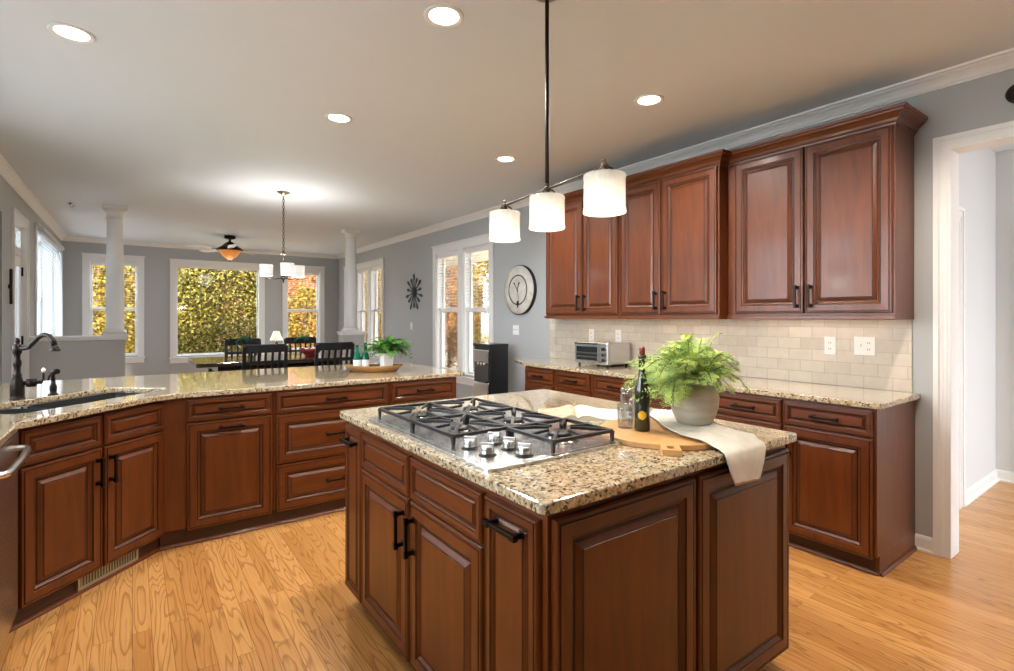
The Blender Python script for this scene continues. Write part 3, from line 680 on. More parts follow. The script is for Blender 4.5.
b = MB(); b.lathe([(.004,0), (.009,.008), (.010,.018), (.006,.026), (0,.03)], 12, c=tuple(d_*.106+Vector((0,0,.136)))); lt = b.build('lever_tip', 'cream', lv); lt['label'] = 'cream ceramic tip'
ss = thing('side_sprayer', 'small dark bronze side sprayer standing right of the faucet', 'sprayer', (-.368, 3.925, .914), -PI/4)
b = MB(); b.lathe([(.024,0), (.024,.005), (.015,.012), (.017,.03), (.017,.05), (.012,.06), (.010,.075)], 16); b.build('holder', 'bronze', ss)
b = MB(); b.tube([(0,0,.07), (0,0,.10), (-.002,0,.122), (.012,0,.134), (.03,0,.134)], [.010,.010,.014,.016,.015], 12); b.tube([(-.012,0,.128), (-.03,0,.10), (-.032,0,.082)], [.006,.006,.005], 8); b.build('spray_head', 'bronze', ss)

# ------------------------------------------------------------ cooktop
ck = thing('gas_cooktop', 'stainless five-burner gas cooktop set in the island counter', 'cooktop', (0,0,.914), 0)
b = MB(); b.prism(rounded(.822, 1.425, 1.215, 2.165, .03), 0, .010); b.prism(rounded(.842, 1.405, 1.235, 2.145, .02), .010, .0115); b.build('cooktop_plate', 'steel', ck, bevel=.004)
def grate(x0, x1, y0, y1, zt=.052):
    b = MB(); r = .0055; z = zt-r
    for p, q in (((x0,y0),(x1,y0)), ((x1,y0),(x1,y1)), ((x1,y1),(x0,y1)), ((x0,y1),(x0,y0))): b.tube([(*p, z), (*q, z)], r, square=True)
    cxg, cyg = (x0+x1)/2, (y0+y1)/2
    for px, py in ((x0,y0), (x1,y0), (x0,y1), (x1,y1)):
        dx, dy = (cxg-px), (cyg-py)
        b.tube([(px, py, z), (px+dx*.55, py+dy*.55, z+.007), (px+dx*.80, py+dy*.80, z+.007)], [.0055,.005,.004], square=True)
        b.tube([(px, py, z), (px, py, .012)], [.0065,.0045], square=True)
    for px, py in ((cxg,y0), (cxg,y1), (x0,cyg), (x1,cyg)):
        b.tube([(px, py, z), (px+(cxg-px)*.62, py+(cyg-py)*.62, z+.005)], .0045, square=True)
    return b.build('grate', 'grate_iron', ck)
G = [(.870,1.105,1.815,2.135), (1.115,1.355,1.815,2.135), (.870,1.105,1.500,1.805), (1.115,1.355,1.500,1.805), (1.090,1.365,1.245,1.490)]
BR = [.042,.034,.036,.042,.045]
for g, r in zip(G, BR):
    grate(*g); gx, gy = (g[0]+g[1])/2, (g[2]+g[3])/2
    b = MB(); b.lathe([(r*1.5,.010), (r*1.5,.014), (r*1.15,.016), (r*1.1,.026), (r,.030)], 28, 0, (gx, gy, 0)); b.lathe([(r*.95,.030), (r*.97,.036), (r*.8,.040), (0,.041)], 28, 1, (gx, gy, 0))
    b.build('burner', ['steel_dark', 'iron'], ck)
for kx, ky in ((.905,1.450), (.905,1.345), (1.005,1.455), (1.005,1.365), (.995,1.272)):
    b = MB(); b.lathe([(.029,.0), (.029,.003), (.021,.006)], 24, 0, (0,0,0)); bz = b.build('knob_bezel', 'iron', ck, (kx, ky, .010))
    b = MB(); b.lathe([(.020,0), (.022,.004), (.021,.022), (.019,.026), (0,.027)], 24); b.box(-.005, .005, -.021, .021, .02, .036); b.build('knob', ['steel'], bz, (0,0,.005), R(35), bevel=.001)

# ------------------------------------------------------------ pendant over island
pd = thing('pendant_light', 'three-shade linear pendant with white ribbed glass hanging over the island', 'pendant light', (1.428, 1.670, 0), R(82.7))
b = MB(); b.lathe([(.062,CZ), (.062,CZ-.006), (.05,CZ-.010), (.012,CZ-.012)], 28); b.build('canopy', 'nickel', pd)
b = MB(); b.tube([(0,0,1.915), (0,0,2.0), (0,0,CZ-.02)], .0085, 12); b.build('rod', 'bronze', pd)
b = MB(); b.tube([(-.388,0,1.907), (.388,0,1.907)], .005, 10)
for x in (-.378, 0, .378): b.lathe([(.0,.028), (.006,.026), (.011,.018), (.007,.011), (.014,.006), (.017,-.003), (.012,-.012), (.016,-.02), (.0,-.024)], 14, 0, (x,0,1.907))
b.build('crossbar', 'bronze_brown', pd)
for x in (-.378, 0, .378):
    b = MB(); wv = lambda a, k: (.018*math.cos(26*a) if 2 <= k <= 6 else 0)
    outer = [(.058,.0), (.074,-.003), (.0755,-.010), (.0735,-.020), (.0735,-.060), (.0735,-.100), (.0735,-.122), (.077,-.130), (.078,-.136), (.076,-.141)]
    b.lathe(outer + [(.072,-.140), (.070,-.125), (.069,-.02), (.056,-.005)], 104, 0, wave=wv, caps=False)
    s_ = b.build('glass_shade', 'ribbed_glass', pd, (x, 0, 1.877))
    b = MB(); b.lathe([(0,-.02), (.034,-.025), (.040,-.05), (.040,-.10), (.03,-.118), (0,-.122)], 20); b.build('inner_diffuser', 'bulb_lit', s_)
    b = MB()
    for a in (0, 2.09, 4.19): b.tube([(.008*math.cos(a), .008*math.sin(a), .028), (.026*math.cos(a), .026*math.sin(a), .022), (.044*math.cos(a), .044*math.sin(a), .0)], .0042, 6)
    b.lathe([(.010,.014), (.012,.004), (.030,.001), (.058,.001), (.058,-.003), (0,-.003)], 20); b.build('shade_holder', 'bronze_brown', s_)
    light('pendant_bulb', 'POINT', (0, 0, -.19), 1.6, (1,.86,.68), s_, size=.05)

# ------------------------------------------------------------ recessed downlights
def downlight(x, y, label, first=[None]):
    if first[0] is None:
        o = thing('recessed_light', label, 'ceiling light', (x, y, CZ), 0, 'recessed ceiling downlights')
        b = MB(); b.lathe([(.092,0), (.092,-.004), (.086,-.007), (.074,-.006), (.068,-.0015)], 32); b.build('trim_ring', 'light_trim', o)
        b = MB(); b.lathe([(.068,-.0018), (.05,-.0035), (0,-.004)], 32); b.build('lens', 'lens', o)
        light('downlight_bulb', 'SPOT', (0,0,-.03), DOWNLIGHT_W*2.2, (1,.96,.91), o, size=.06, spot=R(150))
        first[0] = o; return o
    return dup(first[0], (x, y, CZ), 0, label)
downlight(-.238, 3.268, 'round recessed ceiling light at the upper left, above the sink side')
downlight(1.156, 2.078, 'round recessed ceiling light at top centre, nearest above the cooktop')
downlight(1.159, 3.571, 'round recessed ceiling light above the peninsula, left of the pendant rod')
downlight(2.658, 2.113, 'round recessed ceiling light right of the pendant, before the wall cabinets')
downlight(2.639, 3.637, 'small far recessed ceiling light just left of the pendant rod')
for dx_, dy_, lab in ((1.156, .58, 'unseen recessed light added above the near end of the island'), (2.65, .58, 'unseen recessed light added before the hall doorway'), (1.156, -.92, 'unseen recessed light added behind the camera, left one'), (2.65, -.92, 'unseen recessed light added behind the camera, right one')):
    o = downlight(dx_, dy_, lab)  # added downlights out of view, warm fill for the near right side
    for c_ in o.children:
        if c_.type == 'LIGHT': c_.data = c_.data.copy(); c_.data.color = (1,.86,.70); c_.data.energy = DOWNLIGHT_W*(.15 if dy_ < 0 else (2.9 if dx_ > 2 else .5))
hook = thing('ceiling_hook', 'tiny dark plant hook on the ceiling left of the white column', 'hook', (-.611, 8.147, CZ), 0)
b = MB(); b.lathe([(.02,0), (.02,-.006), (0,-.008)], 12); b.build('hook_plate', 'iron', hook)
b = MB(); b.tube([(0,0,-.005), (0,0,-.03), (.018,0,-.05), (.03,0,-.035), (.028,0,-.022)], .004, 6); b.build('hook_curve', 'iron', hook)

# ------------------------------------------------------------ chandelier and fan
ch = thing('chandelier', 'chain-hung chandelier with white drum shades over the dining table', 'chandelier', (1.35, 6.05, 0), 0)
b = MB(); b.lathe([(.065,CZ), (.065,CZ-.006), (.02,CZ-.03), (.008,CZ-.045)], 24); b.build('canopy', 'nickel', ch)
b = MB(); z = CZ-.045; k = 0
while z > 2.09:
    pts = [(.011*math.cos(a)*(1 if k % 2 else 0), .011*math.cos(a)*(0 if k % 2 else 1), z-.020+.020*math.sin(a)) for a in [2*PI*i/10 for i in range(11)]]
    b.tube(pts, .0035, 5); z -= .033; k += 1
b.build('chain', 'bronze', ch)
b = MB(); b.lathe([(.003,2.10), (.012,2.09), (.014,2.07), (.035,2.06), (.037,2.055), (.010,2.05), (.006,2.04), (.006,1.83), (.020,1.82), (.026,1.80), (.018,1.775), (.008,1.765), (.010,1.75), (0,1.735)], 20); b.build('stem', 'bronze_brown', ch)
for a in (180, 305, 60):
    q = R(a)-R(36.08); dx, dy = math.cos(q), math.sin(q); rr = .19
    b = MB(); b.tube([(0,0,1.795), (dx*.09,dy*.09,1.782), (dx*rr,dy*rr,1.785), (dx*rr,dy*rr,1.81)], .006, 8); b.lathe([(.028,0), (.03,.006), (.01,.012)], 16, 0, (dx*rr, dy*rr, 1.80)); ar = b.build('arm', 'bronze_brown', ch)
    b = MB(); b.lathe([(.066,0), (.068,.002), (.070,.125), (.068,.127), (.066,.125), (.063,.004)], 32, 0, (dx*rr, dy*rr, 1.815), caps=False); b.build('lamp_shade', 'shade_lit', ar)
    light('chandelier_bulb', 'POINT', (dx*rr, dy*rr, 1.90), BULB_W, (1,.93,.85), ar, size=.05)
fn = thing('ceiling_fan', 'dark ceiling fan with an amber glass bowl light in the far room', 'ceiling fan', (1.34, 9.85, 0), 0)
b = MB(); b.lathe([(.085,CZ), (.088,CZ-.04), (.06,CZ-.055), (.02,CZ-.06), (.018,CZ-.095), (.035,CZ-.10), (.07,CZ-.125), (.13,CZ-.18), (.20,CZ-.222), (.205,CZ-.245), (.12,CZ-.25)], 32); b.build('motor_housing', 'bronze', fn)
b = MB(); b.lathe([(.175,2.492), (.16,2.47), (.10,2.39), (.03,2.335), (.012,2.325)], 32); b.build('glass_bowl', 'amber', fn)
b = MB(); b.lathe([(.014,2.33), (.018,2.318), (.008,2.30), (0,2.298)], 12); b.build('finial', 'bronze', fn)
light('fan_bulb', 'POINT', (0,0,2.22), 2, (1,.95,.88), fn, size=.16)
for k in range(5):
    a = R(-22+72*k); mx = Matrix.Rotation(a, 4, 'Z') @ Matrix.Translation((0,0,2.515)) @ Matrix.Rotation(R(12), 4, 'X')
    b = MB(); b.prism([(.24,-.05), (.50,-.065), (.66,-.065), (.69,-.03), (.69,.03), (.66,.065), (.50,.065), (.24,.05)], -.004, .004, mx=mx); bl = b.build('fan_blade', 'white_plastic', fn)
    b = MB(); b.box(.12, .29, -.018, .018, -.010, -.004, mx=mx); b.build('blade_iron', 'bronze', bl)

# ------------------------------------------------------------ things on the island
bd = thing('cutting_board', 'round light wooden serving board with a short handle, under the pot and bottle', 'cutting board', (1.62, 1.228, .9145), 0)
b = MB(); rb = .236
pts = [(rb*math.cos(R(a)), rb*math.sin(R(a))) for a in range(233, 233+346, 6)]
hd = Vector((-.70,-.66)).normalized(); pr = Vector((-hd.y, hd.x))
a0 = hd*(rb-.015); 
b.prism([(rb*math.cos(R(a)), rb*math.sin(R(a))) for a in range(0, 360, 6)], 0, .019); b.build('board', 'board_wood', bd, bevel=.003)
hb = MB(); mx = Matrix.Rotation(math.atan2(hd.y, hd.x), 4, 'Z')
hb.box(rb-.008, rb+.068, -.030, -.011, 0, .019, mx=mx); hb.box(rb-.008, rb+.068, .011, .030, 0, .019, mx=mx); hb.box(rb+.046, rb+.068, -.011, .011, 0, .019, mx=mx); hb.box(rb-.008, rb+.012, -.011, .011, 0, .019, mx=mx)
hb.build('board_handle', 'board_wood', bd)
# towel: strip from far tail over the board, over the counter edge
def towel():
    L = [((2.02,1.52), .917), ((1.945,1.44), .917), ((1.87,1.36), .937), ((1.80,1.26), .9375), ((1.745,1.16), .9385), ((1.705,1.06), .9385), ((1.690,.985), .9385), ((1.68,.955), .920), ((1.67,.936), .917), ((1.665,.9285), .905), ((1.662,.926), .87), ((1.660,.925), .84), ((1.658,.925), .815), ((1.657,.925), .806)]
    Wd = [.05,.08,.10,.11,.115,.12,.12,.122,.122,.12,.11,.095,.08,.076]
    off = [.0,.0,.0,.0,-.02,-.03,-.02,-.0,.0,.0,.0,.0,.0,.0]
    b = MB(); rows = []; n_ = 18
    for i, ((p, z), wd) in enumerate(zip(L, Wd)):
        q = L[min(i+1, 8)][0] if i < 8 else (L[8][0][0], L[8][0][1]-1)
        o_ = L[max(min(i-1, 7), 0)][0]
        d = (Vector(q)-Vector(o_)).normalized() if i < 8 else Vector((0,-1)); s_ = Vector((-d.y, d.x))
        if i >= 7: s_ = Vector((1, 0))
        row = []
        for j in range(n_+1):
            t_ = -1+2*j/n_; fold = .0022*math.sin(t_*7+i*.5)+.0012*math.sin(t_*15+i)
            P = Vector(p)+s_*(wd*t_+off[i])
            if i < 8: row.append(b.bm.verts.new((P.x, P.y, z+.004+abs(fold))))
            else: row.append(b.bm.verts.new((P.x, P.y-.004-abs(fold)*1.6-.001*(i-8), z - (.006*t_ if i > 9 else 0))))
        rows.append(row)
    for i, (a, c_) in enumerate(zip(rows, rows[1:])):
        for j in range(n_):
            f = b.bm.faces.new([a[j], a[j+1], c_[j+1], c_[j]]); f.smooth = True; f.material_index = 1 if i == len(rows)-2 else 0
    o = b.build('linen_towel', ['linen', 'linen_hem'])
    md = o.modifiers.new('s', 'SOLIDIFY'); md.thickness = .003; md.offset = 1
    tag(o, 'crumpled natural linen towel under the pot, hanging over the island edge', 'towel')
towel()
# pot with fern
pt = thing('potted_fern', 'feathery bright green fern in a pale stoneware pot on the island', 'potted plant', (1.780, 1.197, .9455), 0); pt.scale = (.95, .95, .98)
b = MB(); b.lathe([(.0,.0), (.062,.0), (.070,.008), (.086,.04), (.095,.075), (.098,.105), (.093,.132), (.078,.152), (.069,.159), (.067,.167), (.072,.174), (.070,.178), (.060,.176), (.058,.155), (.06,.148)], 40); b.build('pot', 'stoneware', pt)
b = MB(); b.lathe([(.058,.150), (.03,.155), (0,.157)], 20); b.build('potting_soil', 'soil', pt)
def fronds(b, n_, rad, hgt, droop, pin=12, leaf=.012, seed=1, az=None, sub=True, base_r=.03, asc=1.0, base_z=0):
    rnd = random.Random(seed)
    for k in range(n_):
        a = rnd.uniform(0, 2*PI) if az is None else rnd.uniform(*az); L = rad*rnd.uniform(.55, 1.0); H_ = hgt*rnd.uniform(.35, 1.0); D_ = droop*rnd.uniform(.1, 1.0)
        pts = []; m_ = pin+2; dx, dy = math.cos(a), math.sin(a); tw = rnd.uniform(-.6, .6)
        for i in range(m_+1):
            t_ = i/m_; r = base_r*rnd.uniform(.9, 1.0)*(1 if i == 0 else 1)+L*t_; z = base_z+H_*math.sin(min(1, t_*1.25)*PI/2)*asc - D_*t_**2.2
            aa = a+tw*t_*.5; pts.append(Vector((r*math.cos(aa), r*math.sin(aa), z)))
        b.tube(pts[::3]+[pts[-1]], [.0013]*len(pts[::3])+[.0006], 4, mi=1)
        for i in range(2, m_):
            t_ = i/m_; d = (pts[i+1]-pts[i-1]).normalized(); sd = d.cross(Vector((0,0,1))); sd = sd.normalized() if sd.length > .01 else Vector((1,0,0)); up = sd.cross(d)
            pl_ = .30*L*math.sin(PI*min(1, (1-t_)*.85+.12))*rnd.uniform(.8, 1.1)
            for s_ in (-1, 1):
                dr = (sd*s_*.85+d*.5+up*rnd.uniform(-.25,.15)).normalized()
                if sub:
                    m2 = 6
                    for q in range(1, m2+1):
                        c0 = pts[i]+dr*pl_*q/m2; lf = leaf*(1.15-.6*q/m2)*rnd.uniform(.8, 1.2)
                        for s2 in (-1, 1):
                            e = (dr.cross(up)*s2*.9+dr*.5+up*rnd.uniform(-.3,.3)).normalized(); wv_ = dr*lf*.28
                            b.face([c0, c0+e*lf*.5+wv_, c0+e*lf, c0+e*lf*.5-wv_])
                else:
                    c0 = pts[i]; wv_ = d*pl_*.14; b.face([c0-wv_*.6, c0+dr*pl_*.5-wv_, c0+dr*pl_, c0+dr*pl_*.5+wv_, c0+wv_*.6])
b = MB(); fronds(b, 60, .17, .17, .05, 13, .011, 3, base_z=.155); fronds(b, 20, .14, .10, .12, 12, .011, 5, base_z=.155, az=(R(-100), R(200))); fronds(b, 18, .12, .22, .04, 11, .011, 9, base_z=.155)
fronds(b, 10, .20, .15, .13, 13, .012, 11, az=(R(-65), R(0)), base_z=.155); fronds(b, 34, .23, .15, .14, 13, .012, 12, az=(R(118), R(190)), base_z=.155); fronds(b, 12, .18, .14, .22, 13, .012, 14, az=(R(140), R(190)), base_z=.155); fronds(b, 30, .29, .15, .15, 14, .012, 15, az=(R(155), R(192)), base_z=.155)
b.build('fern_fronds', ['leaf_fern', 'stem'], pt, norm=False)
# bottle
bt = thing('oil_bottle', 'dark glass oil bottle with a round yellow label beside the fern', 'bottle', (1.548, 1.262, .9340), 0)
b = MB(); b.lathe([(0,0), (.026,0), (.028,.006), (.028,.15), (.024,.175), (.0135,.205), (.0125,.27), (.015,.275), (.015,.285), (.0,.285)], 24); b.build('bottle_body', 'oil_glass', bt)
b = MB(); b.lathe([(.0105,.285), (.0105,.31), (.007,.315), (0,.315)], 14); o = b.build('stopper', 'red_glaze', bt)
b = MB(); a_ = math.atan2(-1.26, -1.548)
for i in range(12):
    for j in range(10):
        def PP(i_, j_): 
            yy = (-1+2*i_/12); zz = (-1+2*j_/10); return yy, zz
        q = [PP(i,j), PP(i+1,j), PP(i+1,j+1), PP(i,j+1)]
        if sum(1 for y_, z_ in q if y_*y_+z_*z_ <= 1.08) >= 3:
            b.face([Vector((.0286*math.cos(a_+y_*.55), .0286*math.sin(a_+y_*.55), .062+.0165*z_)) for y_, z_ in q])
b.build('label', 'yellow_label', bt)
# tumblers
def tumbler(x, y, z, label, r=.031, h=.09):
    o = thing('glass_tumbler', label, 'drinking glass', (x, y, z), 0, 'ribbed glass tumblers')
    b = MB(); wv = lambda a, k: (.03*math.cos(18*a) if 1 <= k <= 3 else 0)
    b.lathe([(r*.82,0), (r*.86,.004), (r*.95,h*.5), (r*.99,h*.8), (r,h), (r*.93,h), (r*.9,h*.5), (r*.78,.010), (0,.010)], 72, wave=wv); b.build('glass', 'tumbler_glass', o); return o
tumbler(1.538, 1.335, .9340, 'short clear ribbed glass tumbler left of the dark bottle')
tumbler(1.655, 1.425, .9340, 'taller clear ribbed glass standing behind the bottle', .030, .135)
# cookbook
bk = thing('open_cookbook', 'open cookbook with cream pages behind the cooktop', 'book', (1.625, 1.700, .9145), R(-2))
ax = Vector((0,1,0))
def book_half(b, sgn, w_=.20, h=.17, mi=0):
    n_ = 12; prev = None
    for i in range(n_+1):
        t_ = i/n_; x = sgn*w_*t_; z = .004+.014*math.exp(-((t_-.12)/.22)**2)*(1-math.exp(-t_*14))+.012*(1-t_)
        cur = (x, z)
        if prev:
            (x0, z0), (x1, z1) = prev, cur
            f = b.face([(x0,-h,z0), (x1,-h,z1), (x1,h,z1), (x0,h,z0)], mi); 
            if f: f.smooth = True
            b.face([(x0,-h,.002), (x1,-h,.002), (x1,-h,z1), (x0,-h,z0)], 0); b.face([(x0,h,.002), (x0,h,z0), (x1,h,z1), (x1,h,.002)], 0)
        prev = cur
    b.face([(prev[0],-h,.002), (prev[0],h,.002), (prev[0],h,prev[1]), (prev[0],-h,prev[1])], 0)
for s_, mm_, nm in ((1, 'page', 'right_pages'), (-1, 'page_photo', 'left_pages')):
    b = MB(); book_half(b, s_, .235 if s_ > 0 else .165, .135, 1); b.build(nm, ['page', mm_], bk, rotz=R(-38), norm=False)
b = MB(); b.box(-.170, .241, -.14, .14, 0, .002); b.build('cover', 'cream', bk, rotz=R(-38))

# ------------------------------------------------------------ toaster oven on right counter
to = thing('toaster_oven', 'stainless toaster oven with a glass door on the right wall counter', 'toaster oven', (3.385, 3.55, .9145), -PI/2)
b = MB(); b.box(0, .41, 0, .31, .018, .215); b.build('housing', 'steel', to, bevel=.01)
b = MB(); frame_ring(b, .012, .315, .035, .195, .018, -.012, 0); dr = b.build('oven_door', 'steel', to)
b = MB(); b.box(.03, .297, -.008, -.002, .053, .177); b.build('door_glass', 'black_plastic', dr)
b = MB()
for z in (.085, .12):
    for i in range(11): b.box(.036+.0245*i, .040+.0245*i, -.0105, -.008, z-.012, z+.006)
    b.box(.034, .294, -.0105, -.008, z, z+.003)
b.build('oven_rack', 'steel', dr)
b = MB(); b.tube([(.03,-.012,.205), (.03,-.035,.205), (.297,-.035,.205), (.297,-.012,.205)], .006, 8); b.build('door_handle', 'bronze', dr)
for z in (.06, .11, .16):
    b = MB(); b.lathe([(.016,0), (.014,.018), (0,.019)], 16, mx=Matrix.Rotation(PI/2, 4, 'X')); b.build('knob', 'black_plastic', to, (.362, 0, z))
for x in (.03, .38):
    for y in (.03, .28):
        b = MB(); b.lathe([(.014,0), (.012,.018), (0,.018)], 12); b.build('foot', 'black_plastic', to, (x, y, 0))
# ------------------------------------------------------------ switches and outlets
def plate(y, z, gang, label, kind, wall_='R', x=None):
    o = thing('light_switch' if kind == 's' else 'wall_outlet', label, 'light switch' if kind == 's' else 'outlet', (x if x is not None else XR, y, z), -PI/2)
    w_ = .072*gang if gang == 1 else .118
    b = MB(); rings_panel(b, w_, .118, [(0,0), (0,.003), (.004,.006)], lambda k: 0, -w_/2, -.059); b.build('cover_plate', 'plate', o)
    for g in range(gang):
        cx_ = (g-(gang-1)/2)*.046
        if kind == 's' or (kind == 'm' and g == 0):
            b = MB(); b.box(cx_-.005, cx_+.005, -.016, -.005, -.004, .012); b.build('toggle', 'plate', o)
        else:
            for zz in (-.02, .02):
                b = MB(); b.box(cx_-.014, cx_+.014, -.008, -.005, zz-.013, zz+.013, 0); b.box(cx_-.007, cx_-.004, -.0085, -.0079, zz-.005, zz+.006, 1); b.box(cx_+.004, cx_+.007, -.0085, -.0079, zz-.005, zz+.006, 1); b.build('socket', ['plate', 'slot'], o)
    return o
XT = XR-.0125
plate(1.483, 1.172, 1, 'single white outlet on the backsplash left of the double plate', 'o', x=XT); plate(1.285, 1.178, 2, 'double white switch and outlet plate on the backsplash nearest the doorway', 'm', x=XT)
plate(3.66, 1.18, 1, 'white outlet on the backsplash above the toaster oven, left one', 'o', x=XT); plate(3.31, 1.18, 1, 'white outlet on the backsplash above the toaster oven, right one', 'o', x=XT)
plate(4.935, 1.206, 2, 'white double light switch below the round wall clock', 's'); plate(7.80, 1.214, 1, 'white light switch below the sunburst wall ornament', 's')
# ------------------------------------------------------------ wall clock
ck2 = thing('wall_clock', 'large round whitewashed wall clock left of the wall cabinets', 'clock', (XR, 4.835, 1.683), -PI/2)
rx = Matrix.Rotation(PI/2, 4, 'X')
b = MB(); b.lathe([(.295,0), (.295,.035), (.285,.04)], 48, mx=rx); b.build('rim', 'iron', ck2)
b = MB(); b.lathe([(.287,.036), (.283,.048), (.20,.050), (0,.050)], 48, mx=rx); b.build('clock_face', 'weathered', ck2)
b = MB(); b.lathe([(.165,.0505), (.168,.056), (.178,.056), (.181,.0505)], 48, mx=rx, caps=False); b.build('inner_ring', 'clock_line', ck2)
for a, L in ((-38, .10), (22, .085)):
    b = MB(); mx = Matrix.Rotation(R(a), 4, 'Y'); b.box(-.004, .004, -.060, -.056, -.02, L, mx=mx); b.lathe([(.012,0), (.012,.003), (0,.004)], 12, c=(L*math.sin(R(a)), -.056, L*math.cos(R(a))), mx=rx); b.build('clock_hand', 'clock_line', ck2)
b = MB(); b.tube([(0,-.058,0), (.03,-.058,-.14)], .002, 6); b.lathe([(0,.0), (.02,.004), (.022,.012), (.012,.018), (0,.018)], 16, c=(.012,-.052,-.165), mx=rx); b.tube([(.012,-.06,-.13), (.012,-.06,-.21)], [.012,.004], 8); b.build('pendulum', 'iron', ck2)
# ------------------------------------------------------------ sunburst
sb = thing('sunburst_ornament', 'dark metal sunburst ornament on the right wall between the windows', 'wall ornament', (XR, 7.69, 1.765), -PI/2); sb.scale = (1.06, 1, 1.03)
b = MB(); b.lathe([(.0,.03), (.05,.028), (.06,.02), (.075,.02), (.085,.012), (.085,0)], 32, mx=rx); b.build('medallion', 'iron', sb)
for k in range(14):
    a = 2*PI*k/14; L = .30 if k % 2 == 0 else .25; mx = Matrix.Rotation(a, 4, 'Y')
    b = MB(); b.prism([(-.006,.08), (.006,.08), (.008,L*.6), (.022,L*.78), (.024,L*.88), (.012,L*.97), (0,L), (-.012,L*.97), (-.024,L*.88), (-.022,L*.78), (-.008,L*.6)], -.014, -.006, mx=mx, axis='y'); b.build('ray', 'iron', sb)
# second ornament by the left door, clock edge above the doorway
lo = thing('iron_wall_ornament', 'slim dark wrought iron ornament on the left wall beside the glazed door', 'wall ornament', (XL, 6.92, 1.66), PI/2)
b = MB(); b.tube([(0,-.02,-.17), (0,-.02,.17)], .012, 8)
for s_ in (-1, 1): b.tube([(0,-.02,s_*.17), (.02,-.02,s_*.14), (.025,-.02,s_*.09), (0,-.02,s_*.06), (-.025,-.02,s_*.03), (0,-.02,0)], .008, 6)
b.box(-.012, .012, -.02, 0, -.02, .02); b.build('scroll', 'iron', lo)
tc = thing('round_wall_decor', 'dark round wall piece above the doorway at the right edge', 'wall decor', (XR, .592, 2.525), -PI/2)
b = MB(); b.lathe([(.05,0), (.05,.02), (.04,.025), (.036,.018), (0,.018)], 32, mx=rx); b.build('disc', 'iron', tc)
# ------------------------------------------------------------ water dispenser
wd = thing('water_dispenser', 'tall black and silver freestanding water dispenser by the far window', 'water dispenser', (3.30, 5.22, 0), -PI/2); wd.scale = (1.16, .78, 1)
b = MB(); b.box(0, .31, .012, .34, .03, 1.035); b.build('cabinet', 'black_plastic', wd, bevel=.015)
b = MB(); b.box(-.002, .312, -.012, .345, 1.02, 1.05); b.build('top_panel', 'black_plastic', wd, bevel=.012)
b = MB(); b.box(.02, .29, -.015, .012, .03, .60); b.build('lower_door', 'steel', wd, bevel=.01)
b = MB(); b.box(.02, .29, -.018, .012, .83, .985); b.build('control_panel', 'steel', wd, bevel=.015)
b = MB(); b.box(.04, .27, .002, .0125, .62, .83); b.build('dispensing_recess', 'slot', wd)
b = MB(); b.box(.05, .26, -.03, .012, .60, .622); b.build('drip_tray', 'black_plastic', wd, bevel=.004)
for x in (.10, .155, .21):
    b = MB(); b.lathe([(.010,0), (.012,.04), (0,.04)], 12); b.build('spigot', 'steel', wd, (x, -.005, .79))
for x in (.03, .28):
    for y in (.04, .31):
        b = MB(); b.lathe([(.018,0), (.015,.03), (0,.03)], 10); b.build('foot', 'black_plastic', wd, (x, y, 0))
# ------------------------------------------------------------ dough bowl with plants on peninsula
db = thing('wooden_dough_bowl', 'oval carved wooden bowl on the peninsula counter', 'bowl', (1.60, 4.05, .9145), R(-32)); db.scale = (.93, .93, 1)
def oval(b, rows, seg=40, a_=1.0, ratio=.42):
    rr = []
    for rx_, z in rows: rr.append([b.bm.verts.new((rx_*math.cos(2*PI*i/seg), rx_*ratio*math.sin(2*PI*i/seg)*(1 if rx_ else 1), z+.010*abs(math.cos(2*PI*i/seg))**4*(z > .02))) for i in range(seg)])
    for p, q in zip(rr, rr[1:]):
        for i in range(seg): f = b.bm.faces.new([p[i], p[(i+1) % seg], q[(i+1) % seg], q[i]]); f.smooth = True
    b.bm.faces.new(rr[0][::-1]); b.bm.faces.new(rr[-1])
b = MB(); oval(b, [(.17,0), (.20,.006), (.235,.03), (.262,.048), (.255,.052), (.225,.038), (.19,.016), (.15,.012)]); b.build('bowl', 'bowl_wood', db)
fp2 = thing('potted_fern', 'dark green fern in a square white pot sitting in the wooden bowl', 'potted plant', (1.70, 4.03, .9275), 0)
b = MB()
for z0, z1, a0, a1 in ((0,.115,.038,.047), (.115,.135,.051,.051)):
    v8 = [(-a0,-a0,z0), (a0,-a0,z0), (a0,a0,z0), (-a0,a0,z0), (-a1,-a1,z1), (a1,-a1,z1), (a1,a1,z1), (-a1,a1,z1)]; v8 = [b.bm.verts.new(q) for q in v8]
    for q in ((3,2,1,0), (4,5,6,7), (0,1,5,4), (1,2,6,5), (2,3,7,6), (3,0,4,7)): b.bm.faces.new([v8[i] for i in q])
b.build('pot', 'plate', fp2, bevel=.004)
b = MB(); fronds(b, 70, .19, .13, .10, 10, .02, 21, sub=False, base_z=.13, base_r=.02); fronds(b, 34, .13, .17, .03, 10, .02, 22, sub=False, base_z=.13, base_r=.02); fronds(b, 22, .21, .16, .12, 11, .02, 24, az=(R(-75), R(-10)), sub=False, base_z=.13, base_r=.02); b.build('fern_fronds', ['leaf_dark', 'stem'], fp2, norm=False)
